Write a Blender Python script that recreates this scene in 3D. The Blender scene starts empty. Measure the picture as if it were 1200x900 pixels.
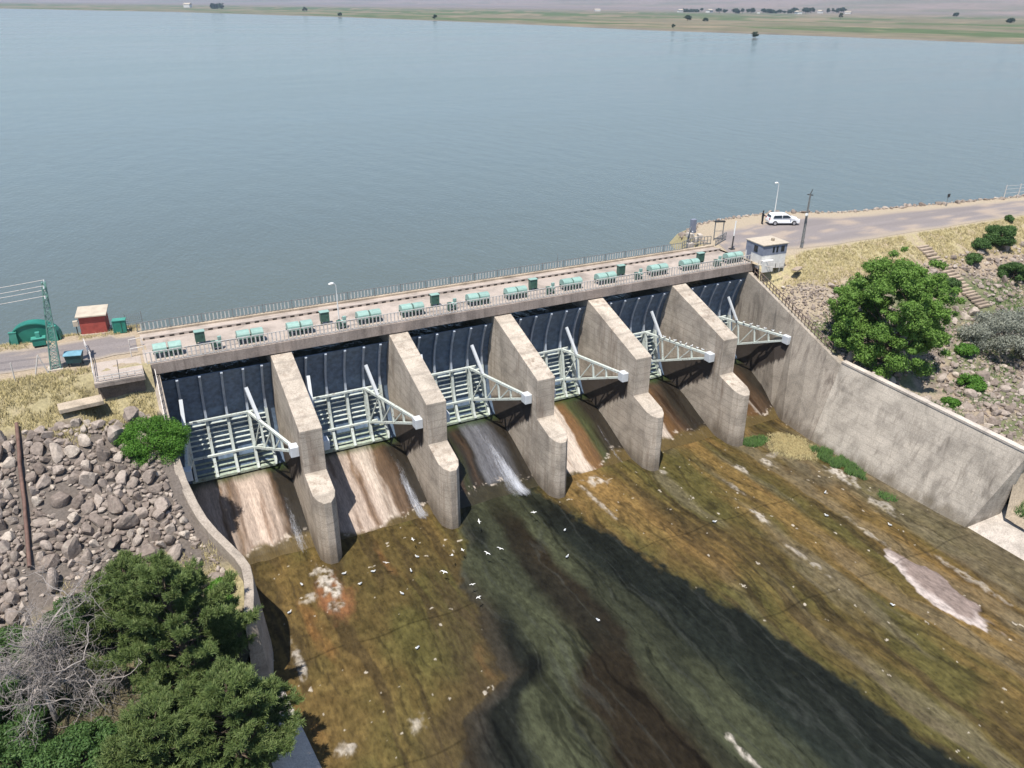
import bpy, bmesh, math, random
import numpy as np
from mathutils import Vector, Matrix
random.seed(7); np.random.seed(7)
sc = bpy.context.scene
col = sc.collection
R = math.radians

# ------------------------------------------------------------------ helpers
def link(o):
    col.objects.link(o); return o

def tag(o, label=None, cat=None, group=None, kind=None):
    if label: o["label"] = label
    if cat: o["category"] = cat
    if group: o["group"] = group
    if kind: o["kind"] = kind
    return o

def empty(name, loc=(0, 0, 0), rz=0.0):
    o = bpy.data.objects.new(name, None)
    o.location = loc; o.rotation_euler = (0, 0, rz); o.empty_display_size = 0.3
    return link(o)

def copy_tree(o, parent=None):
    c = o.copy(); link(c)
    if parent is not None: c.parent = parent
    for ch in list(o.children): copy_tree(ch, c)
    return c

class MB:
    """collects simple solids into one mesh"""
    def __init__(s): s.v = []; s.f = []; s.sm = []
    def add(s, vs, fs, smooth=False):
        b = len(s.v); s.v += [tuple(p) for p in vs]
        s.f += [tuple(b + i for i in f) for f in fs]; s.sm += [smooth] * len(fs); return s
    def box(s, c, d, rz=0.0):
        x, y, z = d[0] / 2, d[1] / 2, d[2] / 2
        vs = []
        ca, sa = math.cos(rz), math.sin(rz)
        for dz in (-z, z):
            for dx, dy in ((-x, -y), (x, -y), (x, y), (-x, y)):
                vs.append((c[0] + dx * ca - dy * sa, c[1] + dx * sa + dy * ca, c[2] + dz))
        return s.add(vs, [(3, 2, 1, 0), (4, 5, 6, 7), (0, 1, 5, 4), (1, 2, 6, 5), (2, 3, 7, 6), (3, 0, 4, 7)])
    def beam(s, p0, p1, w, h, up=(0, 0, 1)):
        p0, p1 = Vector(p0), Vector(p1); d = (p1 - p0).normalized(); u = Vector(up)
        if abs(d.dot(u)) > 0.98: u = Vector((0, 1, 0))
        a = d.cross(u).normalized(); b = a.cross(d).normalized()
        vs = [p + a * i * w / 2 + b * j * h / 2 for p in (p0, p1) for i, j in ((-1, -1), (1, -1), (1, 1), (-1, 1))]
        return s.add(vs, [(3, 2, 1, 0), (4, 5, 6, 7), (0, 1, 5, 4), (1, 2, 6, 5), (2, 3, 7, 6), (3, 0, 4, 7)])
    def tube(s, pts, rs, n=8, caps=True, smooth=True):
        pts = [Vector(p) for p in pts]
        if not isinstance(rs, (list, tuple)): rs = [rs] * len(pts)
        vs = []; fs = []; ref = Vector((0.3, 0.9, 0.2))
        for i, p in enumerate(pts):
            d = (pts[min(i + 1, len(pts) - 1)] - pts[max(i - 1, 0)]).normalized()
            u = ref if abs(d.dot(ref)) < 0.9 else Vector((1, 0, 0))
            a = d.cross(u).normalized(); b = d.cross(a)
            for k in range(n):
                t = 2 * math.pi * k / n
                vs.append(p + (a * math.cos(t) + b * math.sin(t)) * rs[i])
        for i in range(len(pts) - 1):
            for k in range(n):
                fs.append((i * n + k, i * n + (k + 1) % n, (i + 1) * n + (k + 1) % n, (i + 1) * n + k))
        s.add(vs, fs, smooth)
        if caps:
            s.add(vs[:n], [tuple(range(n))]); s.add(vs[-n:], [tuple(reversed(range(n)))])
        return s
    def prism_x(s, yz, x0, x1):
        """polygon in the YZ plane (counter-clockwise seen from +X) extruded along X"""
        n = len(yz); vs = [(x0, y, z) for y, z in yz] + [(x1, y, z) for y, z in yz]
        fs = [tuple(reversed(range(n))), tuple(range(n, 2 * n))]
        fs += [(i, (i + 1) % n, n + (i + 1) % n, n + i) for i in range(n)]
        return s.add(vs, fs)
    def prism_z(s, xy, z0, z1):
        n = len(xy); vs = [(x, y, z0) for x, y in xy] + [(x, y, z1) for x, y in xy]
        fs = [tuple(reversed(range(n))), tuple(range(n, 2 * n))]
        fs += [(i, (i + 1) % n, n + (i + 1) % n, n + i) for i in range(n)]
        return s.add(vs, fs)
    def ball(s, c, r, n=10, m=7):
        rr = r if isinstance(r, (list, tuple)) else (r, r, r)
        vs = [(c[0], c[1], c[2] - rr[2])]; fs = []
        for i in range(1, m):
            t = math.pi * i / m
            for k in range(n):
                a = 2 * math.pi * k / n
                vs.append((c[0] + rr[0] * math.sin(t) * math.cos(a), c[1] + rr[1] * math.sin(t) * math.sin(a), c[2] - rr[2] * math.cos(t)))
        vs.append((c[0], c[1], c[2] + rr[2])); L = len(vs) - 1
        for k in range(n): fs.append((0, 1 + (k + 1) % n, 1 + k)); fs.append((L, L - n + k, L - n + (k + 1) % n))
        for i in range(m - 2):
            for k in range(n):
                a = 1 + i * n + k; b = 1 + i * n + (k + 1) % n
                fs.append((a, b, b + n, a + n))
        return s.add(vs, fs, True)
    def build(s, name, m, parent=None, loc=None, bevel=0.0):
        me = bpy.data.meshes.new(name); me.from_pydata(s.v, [], s.f)
        me.polygons.foreach_set("use_smooth", s.sm); me.update()
        bm = bmesh.new(); bm.from_mesh(me); bmesh.ops.recalc_face_normals(bm, faces=bm.faces); bm.to_mesh(me); bm.free()
        me.materials.append(m)
        o = link(bpy.data.objects.new(name, me))
        if loc: o.location = loc
        if parent is not None: o.parent = parent
        if bevel:
            b = o.modifiers.new("bevel", "BEVEL"); b.width = bevel; b.segments = 2; b.limit_method = "ANGLE"; b.angle_limit = R(40)
        return o

def np_mesh(name, V, F, m, smooth=False, parent=None, colr=None):
    """V (n,3), F (m,3|4) numpy arrays -> object"""
    me = bpy.data.meshes.new(name); V = np.asarray(V, np.float32); F = np.asarray(F, np.int32)
    k = F.shape[1]
    me.vertices.add(len(V)); me.vertices.foreach_set("co", V.ravel())
    me.loops.add(F.size); me.loops.foreach_set("vertex_index", F.ravel())
    me.polygons.add(len(F)); me.polygons.foreach_set("loop_start", np.arange(0, F.size, k, dtype=np.int32))
    me.polygons.foreach_set("loop_total", np.full(len(F), k, np.int32))
    me.polygons.foreach_set("use_smooth", np.full(len(F), smooth, bool))
    me.update(calc_edges=True); me.validate()
    if colr is not None:
        a = me.color_attributes.new("Col", "FLOAT_COLOR", "POINT")
        c = np.ones((len(V), 4), np.float32); c[:, :colr.shape[1]] = colr
        a.data.foreach_set("color", c.ravel())
    me.materials.append(m)
    o = link(bpy.data.objects.new(name, me))
    if parent is not None: o.parent = parent
    return o

def grid_faces(nu, nv):
    i = np.arange(nu - 1)[:, None] * nv + np.arange(nv - 1)[None, :]
    return np.stack([i, i + nv, i + nv + 1, i + 1], -1).reshape(-1, 4)

# numpy value noise ------------------------------------------------
def _h(ix, iy, seed):
    n = (ix.astype(np.int64) * 374761393 + iy.astype(np.int64) * 668265263 + seed * 974711) & 0x7fffffff
    n = ((n ^ (n >> 13)) * 1274126177) & 0x7fffffff
    n = n ^ (n >> 16)
    return (n & 0xffff) / 65535.0
def vnoise(x, y, seed=0):
    x = np.asarray(x, float); y = np.asarray(y, float)
    ix = np.floor(x); iy = np.floor(y); fx = x - ix; fy = y - iy
    fx = fx * fx * (3 - 2 * fx); fy = fy * fy * (3 - 2 * fy)
    a = _h(ix, iy, seed); b = _h(ix + 1, iy, seed); c = _h(ix, iy + 1, seed); d = _h(ix + 1, iy + 1, seed)
    return (a * (1 - fx) + b * fx) * (1 - fy) + (c * (1 - fx) + d * fx) * fy
def fbm(x, y, seed=0, octv=4):
    t = 0; a = 0.5; s = 0
    for o in range(octv):
        t = t + a * vnoise(x * 2 ** o + 17.3 * o, y * 2 ** o - 9.1 * o, seed + o); s += a; a *= 0.5
    return t / s
def sstep(a, b, x):
    t = np.clip((x - a) / (b - a), 0, 1); return t * t * (3 - 2 * t)
def mixc(A, B, t):
    t = np.asarray(t)[..., None]; return A * (1 - t) + np.asarray(B) * t

# ------------------------------------------------------------------ materials
class NT:
    def __init__(s, name):
        s.m = bpy.data.materials.new(name); s.m.use_nodes = True; s.t = s.m.node_tree; s.t.nodes.clear()
        s.out = s.n("ShaderNodeOutputMaterial"); s.b = s.n("ShaderNodeBsdfPrincipled"); s.l(s.b.outputs[0], s.out.inputs[0])
    def n(s, typ, **kw):
        x = s.t.nodes.new(typ)
        for k, v in kw.items(): setattr(x, k, v)
        return x
    def l(s, a, b): s.t.links.new(a, b)
    def coords(s, scale=(1, 1, 1), rnd=True):
        tc = s.n("ShaderNodeTexCoord"); o = tc.outputs["Object"]
        if rnd:
            oi = s.n("ShaderNodeObjectInfo"); va = s.n("ShaderNodeVectorMath", operation="MULTIPLY_ADD")
            va.inputs[1].default_value = (0.37, 0.61, 0.43); s.l(oi.outputs["Location"], va.inputs[0]); s.l(o, va.inputs[2]); o = va.outputs[0]
        mp = s.n("ShaderNodeMapping"); mp.inputs["Scale"].default_value = scale; s.l(o, mp.inputs[0]); return mp.outputs[0]
    def noise(s, co, scale, detail=4, rough=0.55, dist=0.0):
        x = s.n("ShaderNodeTexNoise"); x.inputs["Scale"].default_value = scale; x.inputs["Detail"].default_value = detail
        x.inputs["Roughness"].default_value = rough; x.inputs["Distortion"].default_value = dist; s.l(co, x.inputs["Vector"]); return x.outputs[0]
    def ramp(s, fac, stops):
        r = s.n("ShaderNodeValToRGB"); e = r.color_ramp.elements
        while len(e) < len(stops): e.new(0.5)
        for el, (p, c) in zip(e, stops):
            el.position = p; el.color = c if len(c) == 4 else (*c, 1)
        s.l(fac, r.inputs[0]); return r.outputs[0]
    def mix(s, fac, a, b, mode="MIX"):
        x = s.n("ShaderNodeMix", data_type="RGBA", blend_type=mode)
        for sock, val in ((x.inputs[0], fac), (x.inputs[6], a), (x.inputs[7], b)):
            if hasattr(val, "is_linked"): s.l(val, sock)
            elif isinstance(val, (tuple, list)): sock.default_value = val if len(val) == 4 else (*val, 1)
            else: sock.default_value = val
        return x.outputs[2]
    def math(s, op, a, b=0.0, clamp=False):
        x = s.n("ShaderNodeMath", operation=op); x.use_clamp = clamp
        for sock, val in ((x.inputs[0], a), (x.inputs[1], b)):
            if hasattr(val, "is_linked"): s.l(val, sock)
            else: sock.default_value = val
        return x.outputs[0]
    def bump(s, h, strength=0.3, dist=0.05):
        x = s.n("ShaderNodeBump"); x.inputs["Strength"].default_value = strength; x.inputs["Distance"].default_value = dist
        s.l(h, x.inputs["Height"]); s.l(x.outputs[0], s.b.inputs["Normal"]); return x
    def set(s, base=None, rough=None, metal=None, spec=None):
        for k, v in (("Base Color", base), ("Roughness", rough), ("Metallic", metal), ("Specular IOR Level", spec)):
            if v is None: continue
            if hasattr(v, "is_linked"): s.l(v, s.b.inputs[k])
            else: s.b.inputs[k].default_value = (*v, 1) if isinstance(v, tuple) and len(v) == 3 else v
        return s

def sc3(c, k): return tuple(min(1, x * k) for x in c)

def m_plain(name, c, rough=0.6, var=0.25, scale=3.0, metal=0.0, rust=0.0, spec=0.5):
    t = NT(name); co = t.coords()
    n = t.noise(co, scale, 5); b = t.ramp(n, [(0.3, sc3(c, 1 - var)), (0.7, sc3(c, 1 + var))])
    oi = t.n("ShaderNodeObjectInfo"); b = t.mix(t.math("MULTIPLY", oi.outputs["Random"], 0.28 if var < 0.5 and rough > 0.3 else 0.0), b, sc3(c, 0.55))
    if rust:
        n2 = t.noise(co, scale * 2.3, 6, 0.7); f = t.ramp(n2, [(0.62 - rust * 0.2, (0, 0, 0)), (0.72 - rust * 0.2, (1, 1, 1))])
        b = t.mix(f, b, (0.16, 0.085, 0.05))
    t.set(b, rough, metal, spec); t.bump(t.noise(co, scale * 8, 3), 0.12, 0.02); return t.m

def m_concrete(name, c, stain=(0.10, 0.085, 0.07), amount=0.5, streak=1.0, grain=1.0, zdark=None, wet=None, wx=0.0, bands=0.0, streak_x=1.6):
    """weathered concrete: mottling, vertical run-off streaks, grain"""
    t = NT(name); co = t.coords()
    big = t.noise(co, 0.45, 6, 0.6, 0.6); b = t.ramp(big, [(0.30, sc3(c, 0.62)), (0.5, c), (0.70, sc3(c, 1.22))])
    fine = t.noise(co, 9, 6, 0.7); b = t.mix(0.55 * grain, b, t.ramp(fine, [(0.3, (0.25, 0.24, 0.23)), (0.7, (0.78, 0.77, 0.75))]), "OVERLAY")
    cs = t.coords((streak_x, streak_x, 0.13)); st = t.noise(cs, 1.0, 6, 0.65, 0.3)
    f = t.ramp(st, [(0.48, (0, 0, 0)), (0.72, (1, 1, 1))]); f2 = t.ramp(t.noise(co, 0.22, 3), [(0.35, (0, 0, 0)), (0.65, (1, 1, 1))])
    fm = t.math("MULTIPLY", t.math("MULTIPLY", f, f2), amount * streak)
    b = t.mix(fm, b, stain)
    sp = t.noise(co, 28, 2, 0.5); b = t.mix(t.math("MULTIPLY", t.ramp(sp, [(0.6, (0, 0, 0)), (0.68, (1, 1, 1))]), 0.35 * grain), b, sc3(c, 0.4))
    if zdark:
        z0, z1, dc, am = zdark
        tc = t.n("ShaderNodeTexCoord"); sx = t.n("ShaderNodeSeparateXYZ"); t.l(tc.outputs["Object"], sx.inputs[0])
        zz = t.math("ADD", sx.outputs[2], t.math("MULTIPLY", t.math("SUBTRACT", t.noise(t.coords((1, 1, 0.3)), 0.9, 5), 0.5), 4.0))
        mr = t.n("ShaderNodeMapRange"); mr.inputs[1].default_value = z0; mr.inputs[2].default_value = z1; t.l(zz, mr.inputs[0])
        b = t.mix(t.math("MULTIPLY", mr.outputs[0], am, True), b, dc)
    if bands:
        tc = t.n("ShaderNodeTexCoord"); w = t.n("ShaderNodeTexWave", wave_type="BANDS", bands_direction="Z"); w.inputs["Scale"].default_value = 0.42
        w.inputs["Distortion"].default_value = 0.6; w.inputs["Detail"].default_value = 3
        t.l(tc.outputs["Object"], w.inputs[0]); b = t.mix(t.math("MULTIPLY", t.ramp(w.outputs[1], [(0.0, (1, 1, 1)), (0.07, (0, 0, 0))]), bands), b, sc3(c, 0.5))
    if wet:  # the flag only adds a darker wedge
        # dark wedge below the gate arm, on the face turned to the left
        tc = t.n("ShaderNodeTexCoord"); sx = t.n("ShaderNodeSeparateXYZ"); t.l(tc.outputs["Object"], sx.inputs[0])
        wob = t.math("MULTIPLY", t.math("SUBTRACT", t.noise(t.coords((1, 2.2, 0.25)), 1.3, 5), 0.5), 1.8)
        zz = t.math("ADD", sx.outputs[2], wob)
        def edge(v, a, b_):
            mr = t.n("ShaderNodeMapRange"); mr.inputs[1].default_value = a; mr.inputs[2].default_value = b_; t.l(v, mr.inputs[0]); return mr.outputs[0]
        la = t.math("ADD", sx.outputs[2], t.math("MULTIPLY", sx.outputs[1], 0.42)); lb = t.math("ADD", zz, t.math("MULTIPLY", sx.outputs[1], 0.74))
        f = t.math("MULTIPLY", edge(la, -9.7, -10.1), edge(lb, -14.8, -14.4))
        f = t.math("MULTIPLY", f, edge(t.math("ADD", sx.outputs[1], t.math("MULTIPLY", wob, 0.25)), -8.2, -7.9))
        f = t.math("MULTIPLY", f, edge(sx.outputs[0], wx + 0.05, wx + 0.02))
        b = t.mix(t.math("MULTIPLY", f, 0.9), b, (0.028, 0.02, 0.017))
    t.set(b, 0.9, 0, 0.25); t.bump(t.math("ADD", t.noise(co, 14, 5, 0.7), t.math("MULTIPLY", t.noise(co, 2, 4), 1.5)), 0.35, 0.03)
    return t.m

def m_attr(name, rough=0.9, nscale=6.0, namt=0.5, bump=0.4, bdist=0.05, spec=0.3, sc_=(1, 1, 1)):
    """base colour from the mesh's own pigment attribute plus fine noise"""
    t = NT(name); a = t.n("ShaderNodeAttribute"); a.attribute_name = "Col"; co = t.coords(sc_, rnd=False)
    n = t.noise(co, nscale, 7, 0.65); b = t.mix(namt, a.outputs[0], t.ramp(n, [(0.28, (0.2, 0.2, 0.2)), (0.72, (0.8, 0.8, 0.8))]), "OVERLAY")
    t.set(b, rough, 0, spec); t.bump(n, bump, bdist); return t

def m_leaf(name, c0, c1, c2=None, trans=0.25, upn=False):
    t = NT(name); g = t.n("ShaderNodeNewGeometry"); co = t.coords()
    r = t.ramp(g.outputs["Random Per Island"], [(0.0, c0), (0.6, c1), (1.0, c2 or sc3(c1, 1.5))])
    b = t.mix(t.math("MULTIPLY", t.ramp(t.noise(co, 0.55, 3), [(0.4, (0, 0, 0)), (0.65, (1, 1, 1))]), 0.5), r, sc3(c1, 1.25))
    t.set(b, 0.6, 0, 0.25)
    if upn:
        g2 = t.n("ShaderNodeNewGeometry"); va = t.n("ShaderNodeVectorMath", operation="MULTIPLY_ADD"); va.inputs[1].default_value = (0.35, 0.35, 0.35); va.inputs[2].default_value = (0, 0, 0.8)
        t.l(g2.outputs["Normal"], va.inputs[0]); t.l(va.outputs[0], t.b.inputs["Normal"])
    tr = t.n("ShaderNodeBsdfTranslucent"); t.l(b, tr.inputs[0]); mx = t.n("ShaderNodeMixShader"); mx.inputs[0].default_value = trans
    t.l(t.b.outputs[0], mx.inputs[1]); t.l(tr.outputs[0], mx.inputs[2]); t.l(mx.outputs[0], t.out.inputs[0]); return t.m

M = {}
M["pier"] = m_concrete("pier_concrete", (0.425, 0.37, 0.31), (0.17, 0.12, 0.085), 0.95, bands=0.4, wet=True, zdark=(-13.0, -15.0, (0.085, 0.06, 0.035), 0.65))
M["abut"] = m_concrete("abutment_concrete", (0.31, 0.26, 0.215), (0.075, 0.055, 0.045), 0.95, 1.0)
M["abutwedge"] = m_concrete("abutment_wedge_concrete", (0.33, 0.29, 0.245), (0.075, 0.055, 0.045), 0.95, 1.0, wet=True, wx=54.6, zdark=(-13.6, -15.2, (0.09, 0.065, 0.04), 0.6))
M["wall"] = m_concrete("wall_concrete", (0.43, 0.385, 0.33), (0.13, 0.11, 0.09), 0.9, 1.0, bands=0.25, zdark=(-14.0, -15.2, (0.11, 0.085, 0.05), 0.6))
M["leftwall"] = m_concrete("left_wall_concrete", (0.33, 0.285, 0.24), (0.13, 0.10, 0.08), 0.7)
M["slab"] = m_concrete("slab_concrete", (0.46, 0.41, 0.36), (0.16, 0.13, 0.11), 0.6, 0.6)
M["deck"] = m_concrete("deck_concrete", (0.37, 0.315, 0.275), (0.19, 0.16, 0.135), 0.5, 0.4, 0.7)
M["fascia"] = m_concrete("fascia_concrete", (0.30, 0.25, 0.22), (0.09, 0.07, 0.06), 0.9)
M["kerb"] = m_concrete("kerb_concrete", (0.42, 0.35, 0.27), (0.18, 0.14, 0.10), 0.5)
M["brownbox"] = m_concrete("brown_masonry", (0.16, 0.125, 0.105), (0.07, 0.055, 0.045), 0.7)
M["steel"] = m_plain("white_steel_paint", (0.56, 0.61, 0.575), 0.5, 0.10, 2.0, rust=0.25)
M["steelalgae"] = m_plain("algae_steel_paint", (0.36, 0.42, 0.34), 0.55, 0.3, 2.0, rust=0.35)
M["rib"] = m_plain("grey_rib", (0.34, 0.38, 0.44), 0.5, 0.2, 1.5, rust=0.1)
M["trun"] = m_plain("trunnion_paint", (0.60, 0.63, 0.66), 0.5, 0.08, 2.0)
M["skin"] = m_plain("dark_gate_paint", (0.105, 0.15, 0.215), 0.55, 0.35, 2.2, rust=0.05)
M["rail"] = m_plain("pale_rail_paint", (0.60, 0.56, 0.52), 0.6, 0.2, 4.0, rust=0.15)
M["railgrey"] = m_plain("grey_rail_paint", (0.20, 0.21, 0.21), 0.6, 0.2, 4.0, rust=0.2)
M["picket"] = m_plain("white_picket_paint", (0.50, 0.50, 0.47), 0.6, 0.2, 4.0, rust=0.15)
M["railred"] = m_plain("rusty_rail", (0.16, 0.12, 0.10), 0.7, 0.3, 4.0, rust=0.3)
M["teal"] = m_plain("pale_teal_paint", (0.26, 0.40, 0.35), 0.55, 0.14, 2.5, rust=0.05)
M["green"] = m_plain("dark_green_paint", (0.045, 0.11, 0.085), 0.5, 0.2, 3.0)
M["shed"] = m_plain("shed_green_paint", (0.016, 0.17, 0.125), 0.5, 0.18, 1.5)
M["shedlight"] = m_plain("light_green_paint", (0.06, 0.27, 0.21), 0.5, 0.15, 2.0)
M["black"] = m_plain("black_rubber", (0.012, 0.012, 0.013), 0.7, 0.2)
M["dark"] = m_plain("dark_steel", (0.035, 0.035, 0.035), 0.6, 0.3)
M["brick"] = m_plain("red_painted_wall", (0.33, 0.065, 0.05), 0.8, 0.2, 3.0)
M["roofpale"] = m_plain("pale_roof", (0.50, 0.43, 0.34), 0.85, 0.18, 2.0)
M["white"] = m_plain("whitewash", (0.70, 0.68, 0.64), 0.8, 0.12, 2.0)
M["bluegrey"] = m_plain("bluegrey_wall", (0.20, 0.22, 0.28), 0.7, 0.15, 2.0)
M["bluebox"] = m_plain("blue_box_paint", (0.16, 0.32, 0.40), 0.5, 0.2, 3.0)
M["darkteal"] = m_plain("dark_teal_paint", (0.02, 0.07, 0.08), 0.5, 0.2, 3.0)
M["pylon"] = m_plain("pylon_green_paint", (0.16, 0.30, 0.26), 0.55, 0.3, 4.0, rust=0.2)
M["lamp"] = m_plain("lamp_white_paint", (0.78, 0.78, 0.76), 0.4, 0.06)
M["glass"] = m_plain("dark_glass", (0.02, 0.025, 0.03), 0.08, 0.1)
M["carpaint"] = m_plain("white_car_paint", (0.80, 0.80, 0.80), 0.25, 0.02)
M["tyre"] = M["black"]
M["rim"] = m_plain("alloy_rim", (0.5, 0.5, 0.52), 0.3, 0.1, metal=0.6)
M["lightred"] = m_plain("red_lens", (0.4, 0.02, 0.02), 0.2, 0.1)
M["lens"] = m_plain("clear_lens", (0.7, 0.7, 0.72), 0.1, 0.05)
M["rust"] = m_plain("rusty_pipe", (0.15, 0.085, 0.065), 0.8, 0.3, 3.0)
M["cloth"] = m_plain("dark_cloth", (0.02, 0.022, 0.03), 0.9, 0.3, 6.0)
M["skin_h"] = m_plain("skin_tone", (0.42, 0.25, 0.17), 0.6, 0.05)
M["hair"] = m_plain("dark_hair", (0.015, 0.012, 0.01), 0.7, 0.2)
M["gull"] = m_plain("white_feathers", (0.80, 0.79, 0.76), 0.8, 0.05)
M["gullgrey"] = m_plain("grey_feathers", (0.42, 0.44, 0.46), 0.8, 0.1)
M["bark"] = m_plain("brown_bark", (0.11, 0.08, 0.055), 0.9, 0.35, 5.0)
M["deadwood"] = m_plain("bleached_wood", (0.34, 0.30, 0.275), 0.9, 0.25, 5.0)
M["wire"] = M["dark"]
def m_kerb():
    t = NT("slotted_kerb"); tc = t.n("ShaderNodeTexCoord"); s = t.n("ShaderNodeSeparateXYZ"); t.l(tc.outputs["Object"], s.inputs[0])
    n = t.n("ShaderNodeNewGeometry"); sn = t.n("ShaderNodeSeparateXYZ"); t.l(n.outputs["Normal"], sn.inputs[0])
    f = t.math("LESS_THAN", t.math("FRACT", t.math("MULTIPLY", s.outputs[0], 1.22)), 0.5); f = t.math("MULTIPLY", f, t.math("LESS_THAN", sn.outputs[1], -0.5)); f = t.math("MULTIPLY", f, t.math("LESS_THAN", s.outputs[2], 0.17))
    b = t.mix(f, t.ramp(t.noise(t.coords(), 1.2, 5), [(0.3, (0.32, 0.27, 0.235)), (0.7, (0.43, 0.37, 0.325))]), (0.03, 0.025, 0.022)); t.set(b, 0.9, 0, 0.2); return t.m
M["slotkerb"] = m_kerb()
M["step"] = m_concrete("step_stone", (0.36, 0.29, 0.225), (0.17, 0.13, 0.10), 0.5, 0.3)
def m_rock():
    t = NT("basalt_rock"); co = t.coords()
    oi = t.n("ShaderNodeObjectInfo"); g = t.n("ShaderNodeNewGeometry")
    rv = t.math("FRACT", t.math("ADD", oi.outputs["Random"], t.math("MULTIPLY", g.outputs["Random Per Island"], 3.7)))
    b = t.ramp(rv, [(0.0, (0.185, 0.148, 0.125)), (0.45, (0.255, 0.21, 0.178)), (0.8, (0.33, 0.275, 0.235)), (1.0, (0.42, 0.36, 0.30))])
    n = t.noise(co, 3.5, 7, 0.7); b = t.mix(0.6, b, t.ramp(n, [(0.3, (0.2, 0.2, 0.2)), (0.7, (0.8, 0.8, 0.8))]), "OVERLAY")
    li = t.noise(co, 1.7, 5, 0.6); b = t.mix(t.math("MULTIPLY", t.ramp(li, [(0.58, (0, 0, 0)), (0.66, (1, 1, 1))]), 0.35), b, (0.36, 0.33, 0.27))
    t.set(b, 0.92, 0, 0.2); t.bump(n, 0.6, 0.06); return t.m
M["rock"] = m_rock()
M["leaf_tree"] = m_leaf("broadleaf", (0.075, 0.15, 0.024), (0.15, 0.27, 0.05), (0.25, 0.37, 0.10), 0.4)
M["leaf_bush"] = m_leaf("bush_leaf", (0.05, 0.13, 0.015), (0.09, 0.21, 0.028), (0.15, 0.28, 0.045), 0.35)
M["leaf_pine"] = m_leaf("pine_needle", (0.055, 0.092, 0.028), (0.125, 0.175, 0.052), (0.22, 0.26, 0.10), 0.3)
M["leaf_silver"] = m_leaf("silver_leaf", (0.17, 0.185, 0.14), (0.29, 0.30, 0.245), (0.42, 0.43, 0.36), 0.35)
M["leaf_dark"] = m_leaf("dark_leaf", (0.035, 0.078, 0.022), (0.07, 0.135, 0.036), (0.12, 0.19, 0.06), 0.3)
M["leaf_far"] = m_leaf("far_leaf", (0.012, 0.030, 0.012), (0.025, 0.050, 0.020), (0.04, 0.07, 0.03))
M["grass_dry"] = m_leaf("dry_grass", (0.30, 0.25, 0.115), (0.40, 0.335, 0.165), (0.50, 0.43, 0.235), 0.1, True)
M["grass_green"] = m_leaf("green_grass", (0.035, 0.085, 0.018), (0.065, 0.135, 0.028), (0.13, 0.19, 0.055), 0.15, True)
# ------------------------------------------------------------------ world, sun, camera
SUN = Vector((-0.30, -0.27, 1.0)).normalized()
W = bpy.data.worlds.new("World"); sc.world = W; W.use_nodes = True
nt = W.node_tree; bg = nt.nodes["Background"]; sky = nt.nodes.new("ShaderNodeTexSky"); sky.sky_type = "NISHITA"; sky.sun_disc = False
sky.sun_elevation = math.asin(SUN.z); sky.sun_rotation = math.atan2(SUN.x, SUN.y); sky.altitude = 300; sky.air_density = 1.0; sky.dust_density = 0.3; sky.ozone_density = 2.6
nt.links.new(sky.outputs[0], bg.inputs[0]); bg.inputs[1].default_value = 0.106
sl = bpy.data.lights.new("sun", "SUN"); sl.energy = 5.0; sl.angle = R(0.53); sl.color = (1.0, 0.95, 0.87)
so = link(bpy.data.objects.new("sun", sl)); so.rotation_euler = (-SUN).to_track_quat("-Z", "Y").to_euler(); so.location = (-40, -60, 120)
sc.view_settings.view_transform = "Standard"; sc.view_settings.look = "None"; sc.view_settings.exposure = 0.47; sc.view_settings.gamma = 1.0
sc.view_settings.use_curve_mapping = False
TH, AZ, ROLL = 0.449, 1.098, 0.007
hv = Vector((math.cos(AZ), math.sin(AZ), 0)); rv = Vector((math.sin(AZ), -math.cos(AZ), 0)); uv = Vector((0, 0, 1))
Fv = hv * math.cos(TH) - uv * math.sin(TH); Uv = hv * math.sin(TH) + uv * math.cos(TH)
r2 = rv * math.cos(ROLL) + Uv * math.sin(ROLL); u2 = Uv * math.cos(ROLL) - rv * math.sin(ROLL)
cam = bpy.data.cameras.new("camera"); cam.sensor_width = 36; cam.lens = 930 / 1200 * 36; cam.clip_start = 0.5; cam.clip_end = 60000
co_ = link(bpy.data.objects.new("camera", cam))
co_.matrix_world = Matrix(((r2.x, u2.x, -Fv.x, -10.16), (r2.y, u2.y, -Fv.y, -66.4), (r2.z, u2.z, -Fv.z, 27.0), (0, 0, 0, 1)))
sc.camera = co_

S, PW, CW = 10.9, 1.85, 9.05          # bay pitch, pier width, clear width
BAYS = [-CW + S * k for k in range(6)]
ZB = -15.2                             # apron level
ZL = -2.5                              # lake level

# ------------------------------------------------------------------ terrain
def left_edge(y):
    return np.interp(y, [-60, -32, -25, -23.6, -19.5, -18.6, -15.7, -13, -9, 0], [-7.6, -7.9, -8.2, -7.4, -6.75, -6.95, -8.2, -9.1, -9.6, -9.6])
def z_left(x, y):
    x = np.asarray(x, float); y = np.asarray(y, float)
    d = np.interp(y, [-120, -60, -27, -25, -1.0, 0.0, 9.5, 11.0, 26], [-15.5, -14.0, -12.6, -12.2, -0.5, 0, 0, -0.5, -9])
    n = (fbm(x * 0.35, y * 0.35, 3) - 0.5)
    d = d - 1.0 * sstep(-15.2, -13.9, x) * sstep(-5.2, -3.2, y) * sstep(-0.6, -1.6, y)
    return d + n * np.interp(y, [-30, -6, -1.5, 0.5], [1.3, 0.9, 0.25, 0.05]) + (fbm(x * 1.7, y * 1.7, 5, 3) - 0.5) * 0.15 * sstep(1, -1, y)
def y_up(x):
    return np.interp(x, [52, 54.8, 57, 61, 66, 75, 80, 84, 100, 117, 150, 300, 800], [8, 8.1, 13.6, 17.0, 17.5, 17.6, 15.0, 13.2, 11.0, 8.8, 7.0, -4, -60])
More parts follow.
